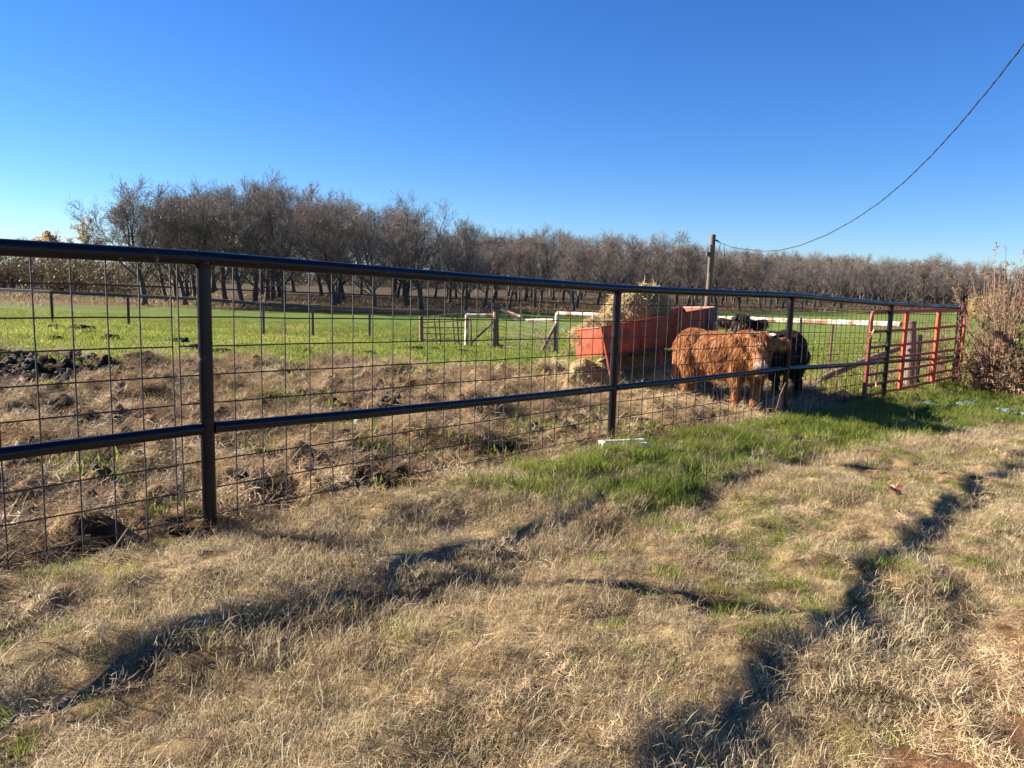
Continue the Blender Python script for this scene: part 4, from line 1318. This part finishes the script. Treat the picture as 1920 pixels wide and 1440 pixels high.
sheet("netting", [(6.25, 11.75), (6.65, 11.5), (7.05, 11.45)], .20, M['tarp'], "crumpled pale blue netting in the grass below the orange gate", "netting", 3)
sheet("netting", [(7.10, 11.15), (7.35, 11.0), (7.6, 10.75)], .22, M['tarp'], "crumpled pale blue netting scrap nearer the dead weeds", "netting", 5)
sheet("netting", [(8.3, 11.9), (8.8, 11.8)], .14, M['tarp'], "small pale netting scrap in green grass at the right edge", "netting", 8)
sheet("bale_netwrap", [(-1.72, 7.95), (-1.45, 8.15), (-1.15, 8.32)], .09, M['twine'], "pale green strip of bale wrap lying in the trampled paddock", "bale wrap", 6)
stk = MB().tube([(-1.93, 3.52, gz(-1.93, 3.52)), (-1.92, 3.64, .10), (-1.90, 3.78, .185)], [.006, .005, .003], 6).build("weed_stalk", M['weed_stem'], None, True)
tag(stk, "thin dry stalk leaning on the wire mesh left of the first post", "stalk")
stk = MB().tube([(3.33, 9.62, gz(3.33, 9.62)), (3.38, 9.60, .10), (3.43, 9.58, .26)], [.009, .008, .004], 6).build("weed_stalk", M['weed_stem'], None, True)
tag(stk, "pale dry stalk leaning on the fence post beside the calf", "stalk")
for i, (x, y, s_) in enumerate(((-.80, 5.81, .035), (-.74, 5.86, .028), (-.86, 5.90, .022))):
    bm_ = bmesh.new(); bmesh.ops.create_icosphere(bm_, subdivisions=2, radius=1)
    for v in bm_.verts: v.co *= 1 + .25 * (r.random() - .5)
    me = bpy.data.meshes.new("stone"); bm_.to_mesh(me); bm_.free(); me.materials.append(M['stone'])
    o = link(bpy.data.objects.new("stone", me)); o.scale = (s_ * 1.3, s_, s_ * .8); o.location = (x, y, gz(x, y) + s_ * .4)
    tag(o, ("largest pale stone in the trampled mud near the fence", "pale stone beside the largest one in the mud", "smallest pale stone in the mud by the fence")[i], "stone", "pale stones in the mud")

# dung pats scattered over paddock and pasture
def dung_mesh(seed):
    r = random.Random(seed)
    bm_ = bmesh.new(); bmesh.ops.create_icosphere(bm_, subdivisions=3, radius=1)
    me = bpy.data.meshes.new("dung_pat"); bm_.to_mesh(me); bm_.free()
    n = len(me.vertices); v = np.empty(n * 3, np.float32); me.vertices.foreach_get("co", v); v = v.reshape(-1, 3)
    k = 1 + .45 * fbm(v[:, 0] * 1.7 + seed, v[:, 1] * 1.7 + v[:, 2], seed, 3)
    v = v * k[:, None]; v[:, 2] *= .38
    me.vertices.foreach_set("co", v.astype(np.float32).ravel()); me.update(); me.materials.append(M['dung'])
    me.polygons.foreach_set("use_smooth", [True] * len(me.polygons))
    return me


DG = [dung_mesh(i) for i in range(4)]
dpos = [(1.55, 8.55, .13), (1.85, 8.75, .09), (1.2, 8.35, .07), (.75, 8.15, .09), (.35, 7.1, .10), (-.1, 7.3, .06), (.62, 7.9, .06), (-9.2, 17.5, .2), (-11.6, 20.6, .3), (-12.5, 21.0, .22), (-5.8, 15.3, .17), (-6.6, 15.9, .2),
        (-7.7, 17.8, .18), (-6.0, 17.0, .15), (-4.4, 16.2, .16), (-3.1, 16.7, .14), (-1.9, 18.6, .16), (-2.3, 18.2, .2), (-1.2, 18.1, .18), (-.9, 18.0, .12), (-2.0, 17.2, .12), (.4, 17.0, .13), (-9.9, 16.6, .16), (-10.6, 19.2, .16),
        (-8.7, 19.8, .14), (1.6, 9.9, .09), (2.2, 9.6, .08), (-.5, 6.5, .07), (-5.5, 12.0, .2), (-6.3, 12.9, .22)]
for i, (x, y, s_) in enumerate(dpos):
    o = link(bpy.data.objects.new("dung_pat", DG[i % 4])); o.location = (x, y, gz(x, y) + s_ * .18); o.scale = (s_, s_, s_ * .9); o.rotation_euler = (0, 0, i * 1.1)
    if y < 11.5:
        tag(o, "dark dung clump in the trampled paddock straw near the second post", "dung", "dung in the paddock")
    else:
        tag(o, "dark dung pat scattered on the green pasture", "dung", "dung pats on the pasture")

# ------------------------------------------------------------------ grass, straw and clods (uncountable: instanced)
def blades(seed, n, rad, l0, l1, w, lean, curl, flat=0.0, segs=3, tint=(0, 1)):
    r = np.random.default_rng(seed)
    V, Q, T = [], [], []
    b = 0
    for i in range(n):
        a = r.uniform(0, 6.283); q = rad * math.sqrt(r.uniform())
        p = np.array((q * math.cos(a), q * math.sin(a), -.01 + flat * r.uniform(0, .03)))
        az = r.uniform(0, 6.283)
        ln = r.uniform(l0, l1)
        th = abs(r.normal(0, lean)) + .05 if not flat else r.uniform(1.0, 1.75)
        side = np.array((-math.sin(az), math.cos(az), 0))
        tw = r.normal(0, .6)
        side = side * math.cos(tw) + np.array((0, 0, 1.)) * math.sin(tw) * .5
        t = r.uniform(*tint)
        cu = r.normal(curl, .35)
        for k in range(segs + 1):
            wk = w * (1 - (k / segs) ** 1.5 * .85) * (.8 + .4 * r.uniform())
            V += [p - side * wk / 2, p + side * wk / 2]; T += [t, t]
            d = np.array((math.sin(th) * math.cos(az), math.sin(th) * math.sin(az), math.cos(th)))
            p = p + d * ln / segs
            th += cu / segs
            az += r.normal(0, .25)
        for k in range(segs):
            j = b + 2 * k
            Q.append((j, j + 1, j + 3, j + 2))
        b += 2 * (segs + 1)
    return np.array(V), np.array(Q), np.array(T)


def proto_collection(name, specs, mat):
    col = bpy.data.collections.new(name)
    for i, sp in enumerate(specs):
        V, Q, T = blades(**sp)
        o = bpy.data.objects.new(f"{name}_{i:02d}", np_mesh(name, V, [Q], mat, True, {"tint": ('FLOAT', T)}))
        col.objects.link(o)
    return col


def scatter(name, col, P, rot, scl, idx, var, label, cat):
    me = bpy.data.meshes.new(name)
    me.vertices.add(len(P)); me.vertices.foreach_set("co", P.astype(np.float32).ravel())
    for an, typ, key, dat in (("rot", 'FLOAT_VECTOR', "vector", rot), ("scl", 'FLOAT_VECTOR', "vector", scl), ("var", 'FLOAT', "value", var)):
        a = me.attributes.new(an, typ, 'POINT'); a.data.foreach_set(key, dat.astype(np.float32).ravel())
    a = me.attributes.new("pick", 'INT', 'POINT'); a.data.foreach_set("value", idx.astype(np.int32))
    o = link(bpy.data.objects.new(name, me))
    ng = bpy.data.node_groups.new(name + "_scatter", 'GeometryNodeTree')
    ng.interface.new_socket("Geometry", in_out='INPUT', socket_type='NodeSocketGeometry')
    ng.interface.new_socket("Geometry", in_out='OUTPUT', socket_type='NodeSocketGeometry')
    gi, goo = ng.nodes.new("NodeGroupInput"), ng.nodes.new("NodeGroupOutput")
    m2p = ng.nodes.new("GeometryNodeMeshToPoints")
    ci = ng.nodes.new("GeometryNodeCollectionInfo")
    ci.inputs["Collection"].default_value = col
    ci.inputs["Separate Children"].default_value = True
    ci.inputs["Reset Children"].default_value = True
    iop = ng.nodes.new("GeometryNodeInstanceOnPoints")
    iop.inputs["Pick Instance"].default_value = True

    def na(nm, dt):
        n = ng.nodes.new("GeometryNodeInputNamedAttribute"); n.data_type = dt; n.inputs["Name"].default_value = nm
        return n.outputs["Attribute"]
    lk = ng.links.new
    lk(gi.outputs[0], m2p.inputs["Mesh"]); lk(m2p.outputs[0], iop.inputs["Points"])
    lk(ci.outputs[0], iop.inputs["Instance"]); lk(na("pick", 'INT'), iop.inputs["Instance Index"])
    e2r = ng.nodes.new("FunctionNodeEulerToRotation")
    lk(na("rot", 'FLOAT_VECTOR'), e2r.inputs[0]); lk(e2r.outputs[0], iop.inputs["Rotation"])
    lk(na("scl", 'FLOAT_VECTOR'), iop.inputs["Scale"])
    lk(iop.outputs[0], goo.inputs[0])
    md = o.modifiers.new("scatter", 'NODES'); md.node_group = ng
    tag(o, label, cat, kind="stuff")
    return o


def in_view(x, y, margin=1.6):
    return (np.abs(x) < .70 * y + margin) & (y > 1.2)


def cloud(n, x0, x1, y0, y1, dens):
    """n candidates, kept with probability dens(x, y)"""
    x = rng.uniform(x0, x1, n); y = rng.uniform(y0, y1, n)
    k = in_view(x, y) & (rng.uniform(size=n) < dens(x, y))
    return x[k], y[k]


def finish(x, y, nproto, smin, smax, sink=.0, tilt=.18, far_scale=0.0, flatten=1.0):
    n = len(x)
    z = ground_z(x, y) - sink
    P = np.stack([x, y, z], 1)
    rot = np.stack([rng.normal(0, tilt, n), rng.normal(0, tilt, n), rng.uniform(0, 6.283, n)], 1)
    s = rng.uniform(smin, smax, n) * (1 + far_scale * np.clip(y - 4, 0, 20))
    scl = np.stack([s, s, s * rng.uniform(.75, 1.25, n) * flatten], 1)
    return P, rot, scl, rng.integers(0, nproto, n)


dry_col = proto_collection("dry_tuft", [dict(seed=s, n=290, rad=.135, l0=.02, l1=.074, w=.0021, lean=.7, curl=1.2) for s in range(5)] +
                           [dict(seed=20 + s, n=280, rad=.14, l0=.02, l1=.058, w=.0022, lean=.9, curl=1.4) for s in range(4)] +
                           [dict(seed=30 + s, n=180, rad=.14, l0=.03, l1=.085, w=.0021, lean=1.25, curl=.5) for s in range(3)], M['dry_blade'])
green_col = proto_collection("green_tuft", [dict(seed=50 + s, n=150, rad=.125, l0=.04, l1=.10, w=.0036, lean=.45, curl=.8) for s in range(6)], M['green_blade'])
litter_col = proto_collection("straw_litter", [dict(seed=70 + s, n=95, rad=.15, l0=.04, l1=.13, w=.0032, lean=1.0, curl=.2, flat=1.0) for s in range(7)], M['litter'])
short_col = proto_collection("short_turf", [dict(seed=90 + s, n=70, rad=.24, l0=.025, l1=.065, w=.010, lean=.5, curl=.6) for s in range(5)], M['green_blade'])


def lawn_green(x, y):
    g = soft(LUSH, x, y, .32) * (.82 + .6 * fbm(x * 2.2, y * 2.2, 130, 3))
    g = np.maximum(g, soft(MIXED, x, y, .4) * np.clip(.38 + .7 * fbm(x * 1.5, y * 1.5, 133, 3), 0, 1))
    g = np.maximum(g, soft(TUFT, x, y, .12) * .45)
    g = np.maximum(g, .05 + .10 * fbm(x * 1.1, y * 1.1, 137, 3))
    return np.clip(g, 0, 1)


def fall(y):
    return np.clip(5.0 / np.maximum(y, 2.5), .25, 1.0)


def d_dry(x, y):
    fd, pad, out = zones(x, y)
    thin = .55 + .75 * fbm(x * 2.4, y * 2.4, 140, 3)
    gap = 1 - .55 * sstep(.15, .42, fbm(x * 6, y * 6, 83, 3))
    return out * gap * (1 - .72 * lawn_green(x, y)) * (1 - .95 * soft(SOIL, x, y, .3)) * fall(y) * np.clip(thin + .35, .5, 1)


x, y = cloud(40000, -4.2, 13, 1.2, 15.5, d_dry)
P, R_, S_, I_ = finish(x, y, 12, .75, 1.3, .006, .16, .03)
soilm = soft(SOIL, x, y, .3)
S_[:, 2] *= (1 - .45 * soilm)
hgt = .55 + .9 * np.clip(.45 + .9 * fbm(x * 2.0, y * 2.0, 143, 3), 0, 1) - .35 * sstep(2.0, 3.6, fence_dist(x, y)) * sstep(4, 7, y)
S_ *= np.clip(hgt, .4, 1.4)[:, None]
var = np.clip(.52 + .5 * fbm(x * .8, y * .8, 146, 4) + .35 * fbm(x * 4, y * 4, 148, 3) + .10 * sstep(1.5, 3.5, fence_dist(x, y)), 0, 1)
scatter("dry_grass", dry_col, P, R_, S_, I_, var, "dry tan grass covering the lawn before the pipe fence", "grass")


def d_green(x, y):
    fd, pad, out = zones(x, y)
    return out * lawn_green(x, y) * fall(y)


x, y = cloud(27000, -4.2, 13, 1.2, 15.5, d_green)
P, R_, S_, I_ = finish(x, y, 6, .75, 1.3, .006, .18, .035)
S_ *= np.clip(.6 + .45 * soft(LUSH, x, y, .22), 0, 1.3)[:, None]
var = np.clip(.55 + .5 * fbm(x * .9, y * .9, 156, 3) + .25 * (1 - soft(LUSH, x, y, .22)), 0, 1)
scatter("green_grass", green_col, P, R_, S_, I_, var, "lush green grass strip along the foot of the pipe fence", "grass")


def d_soil(x, y):
    return soft(SOIL, x, y, .3) * .8


def d_lit(x, y):
    fd, pad, out = zones(x, y)
    bare = 1 - .96 * soft(BLACK, x, y)
    th = np.clip(.47 + 1.9 * fbm(x * 2.1, y * 2.1, 50, 3) + .9 * fbm(x * 5, y * 5, 86, 3), .05, 1)
    return np.clip(pad * bare * th * np.clip(8 / np.maximum(y, 4), .35, 1) + d_soil(x, y) * .9 + .42 * out * fall(y) * (1 - soft(LUSH, x, y, .22)), 0, 1)


x, y = cloud(52000, -11, 7, 1.2, 16, d_lit)
P, R_, S_, I_ = finish(x, y, 7, .7, 1.25, -.005, .35, .045)
S_ *= (1 - .5 * (fence_dist(x, y) > .1))[:, None]
var = np.clip(.47 + .5 * fbm(x * 1.2, y * 1.2, 166, 4) + .3 * fbm(x * 4, y * 4, 168, 2) + .22 * (fence_dist(x, y) > .1) + .38 * soft(HAYZ, x, y, .5) + .12 * soft(SOIL, x, y, .3), 0, 1)
scatter("straw_litter", litter_col, P, R_, S_, I_, var, "trampled brown straw littering the muddy paddock", "straw")


def d_past(x, y):
    fd, pad, out = zones(x, y)
    patch = sstep(.05, .35, fbm(x * 1.1, y * 1.1, 170, 3)) * .5 * pad * (1 - soft(HAYZ, x, y, .4))
    past = (1 - out) * (1 - pad) * np.clip(.62 + .9 * fbm(x * .7, y * .7, 172, 3), .08, 1) * np.clip(16 / np.maximum(y, 8), .3, 1) * sstep(41, 26, y)
    return patch + past


x, y = cloud(60000, -26, 18, 4, 42, d_past)
P, R_, S_, I_ = finish(x, y, 5, .8, 1.3, .006, .18, .02)
var = np.clip(.72 + .55 * fbm(x * .6, y * .6, 176, 3) + .15 * fbm(x * 3, y * 3, 178, 2), 0, 1)
scatter("pasture_grass", short_col, P, R_, S_, I_, var, "short green pasture grass beyond the trampled paddock", "grass")

# rough dry grass under the orchard trees
floor_col = proto_collection("orchard_tuft", [dict(seed=110 + s, n=40, rad=.9, l0=.08, l1=.24, w=.04, lean=.6, curl=.6) for s in range(4)], M['dry_blade'])


def d_floor(x, y):
    od = y - np.interp(x, ORCH[:, 0], ORCH[:, 1])
    return sstep(-3, 3, od + 4 * fbm(x * .3, y * .3, 190, 2)) * sstep(45, 15, od) * np.clip(.6 + .9 * fbm(x * .15, y * .35, 192, 3), .05, 1)


x, y = cloud(16000, -60, 75, 46, 125, d_floor)
P, R_, S_, I_ = finish(x, y, 4, .8, 1.4, .02, .1, 0)
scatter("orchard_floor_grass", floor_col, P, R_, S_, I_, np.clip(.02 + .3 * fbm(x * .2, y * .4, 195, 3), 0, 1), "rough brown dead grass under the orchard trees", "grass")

# mud clods in the paddock
cl = bpy.data.collections.new("clod")
for i in range(5):
    bm_ = bmesh.new(); bmesh.ops.create_icosphere(bm_, subdivisions=2, radius=1)
    me = bpy.data.meshes.new("clod"); bm_.to_mesh(me); bm_.free()
    n = len(me.vertices); v = np.empty(n * 3, np.float32); me.vertices.foreach_get("co", v); v = v.reshape(-1, 3)
    v = v * (1 + .5 * fbm(v[:, 0] * 2 + i * 7, v[:, 1] * 2 + v[:, 2] * 1.3, 200 + i, 3))[:, None]; v[:, 2] *= .6
    me.vertices.foreach_set("co", v.astype(np.float32).ravel()); me.update(); me.materials.append(M['mudclod'])
    cl.objects.link(bpy.data.objects.new(f"clod_{i}", me))


def d_clod(x, y):
    fd, pad, out = zones(x, y)
    return pad * np.clip(.10 + .7 * fbm(x * 1.3, y * 1.3, 180, 3) + .8 * soft(BLACK, x, y), 0, 1)


x, y = cloud(26000, -11, 6, 3, 15.5, d_clod)
P, R_, S_, I_ = finish(x, y, 5, .018, .06, .0, .5, .03)
scatter("mud_clods", cl, P, R_, S_, I_, np.zeros(len(x)), "dark churned mud clods in the trampled paddock", "mud")
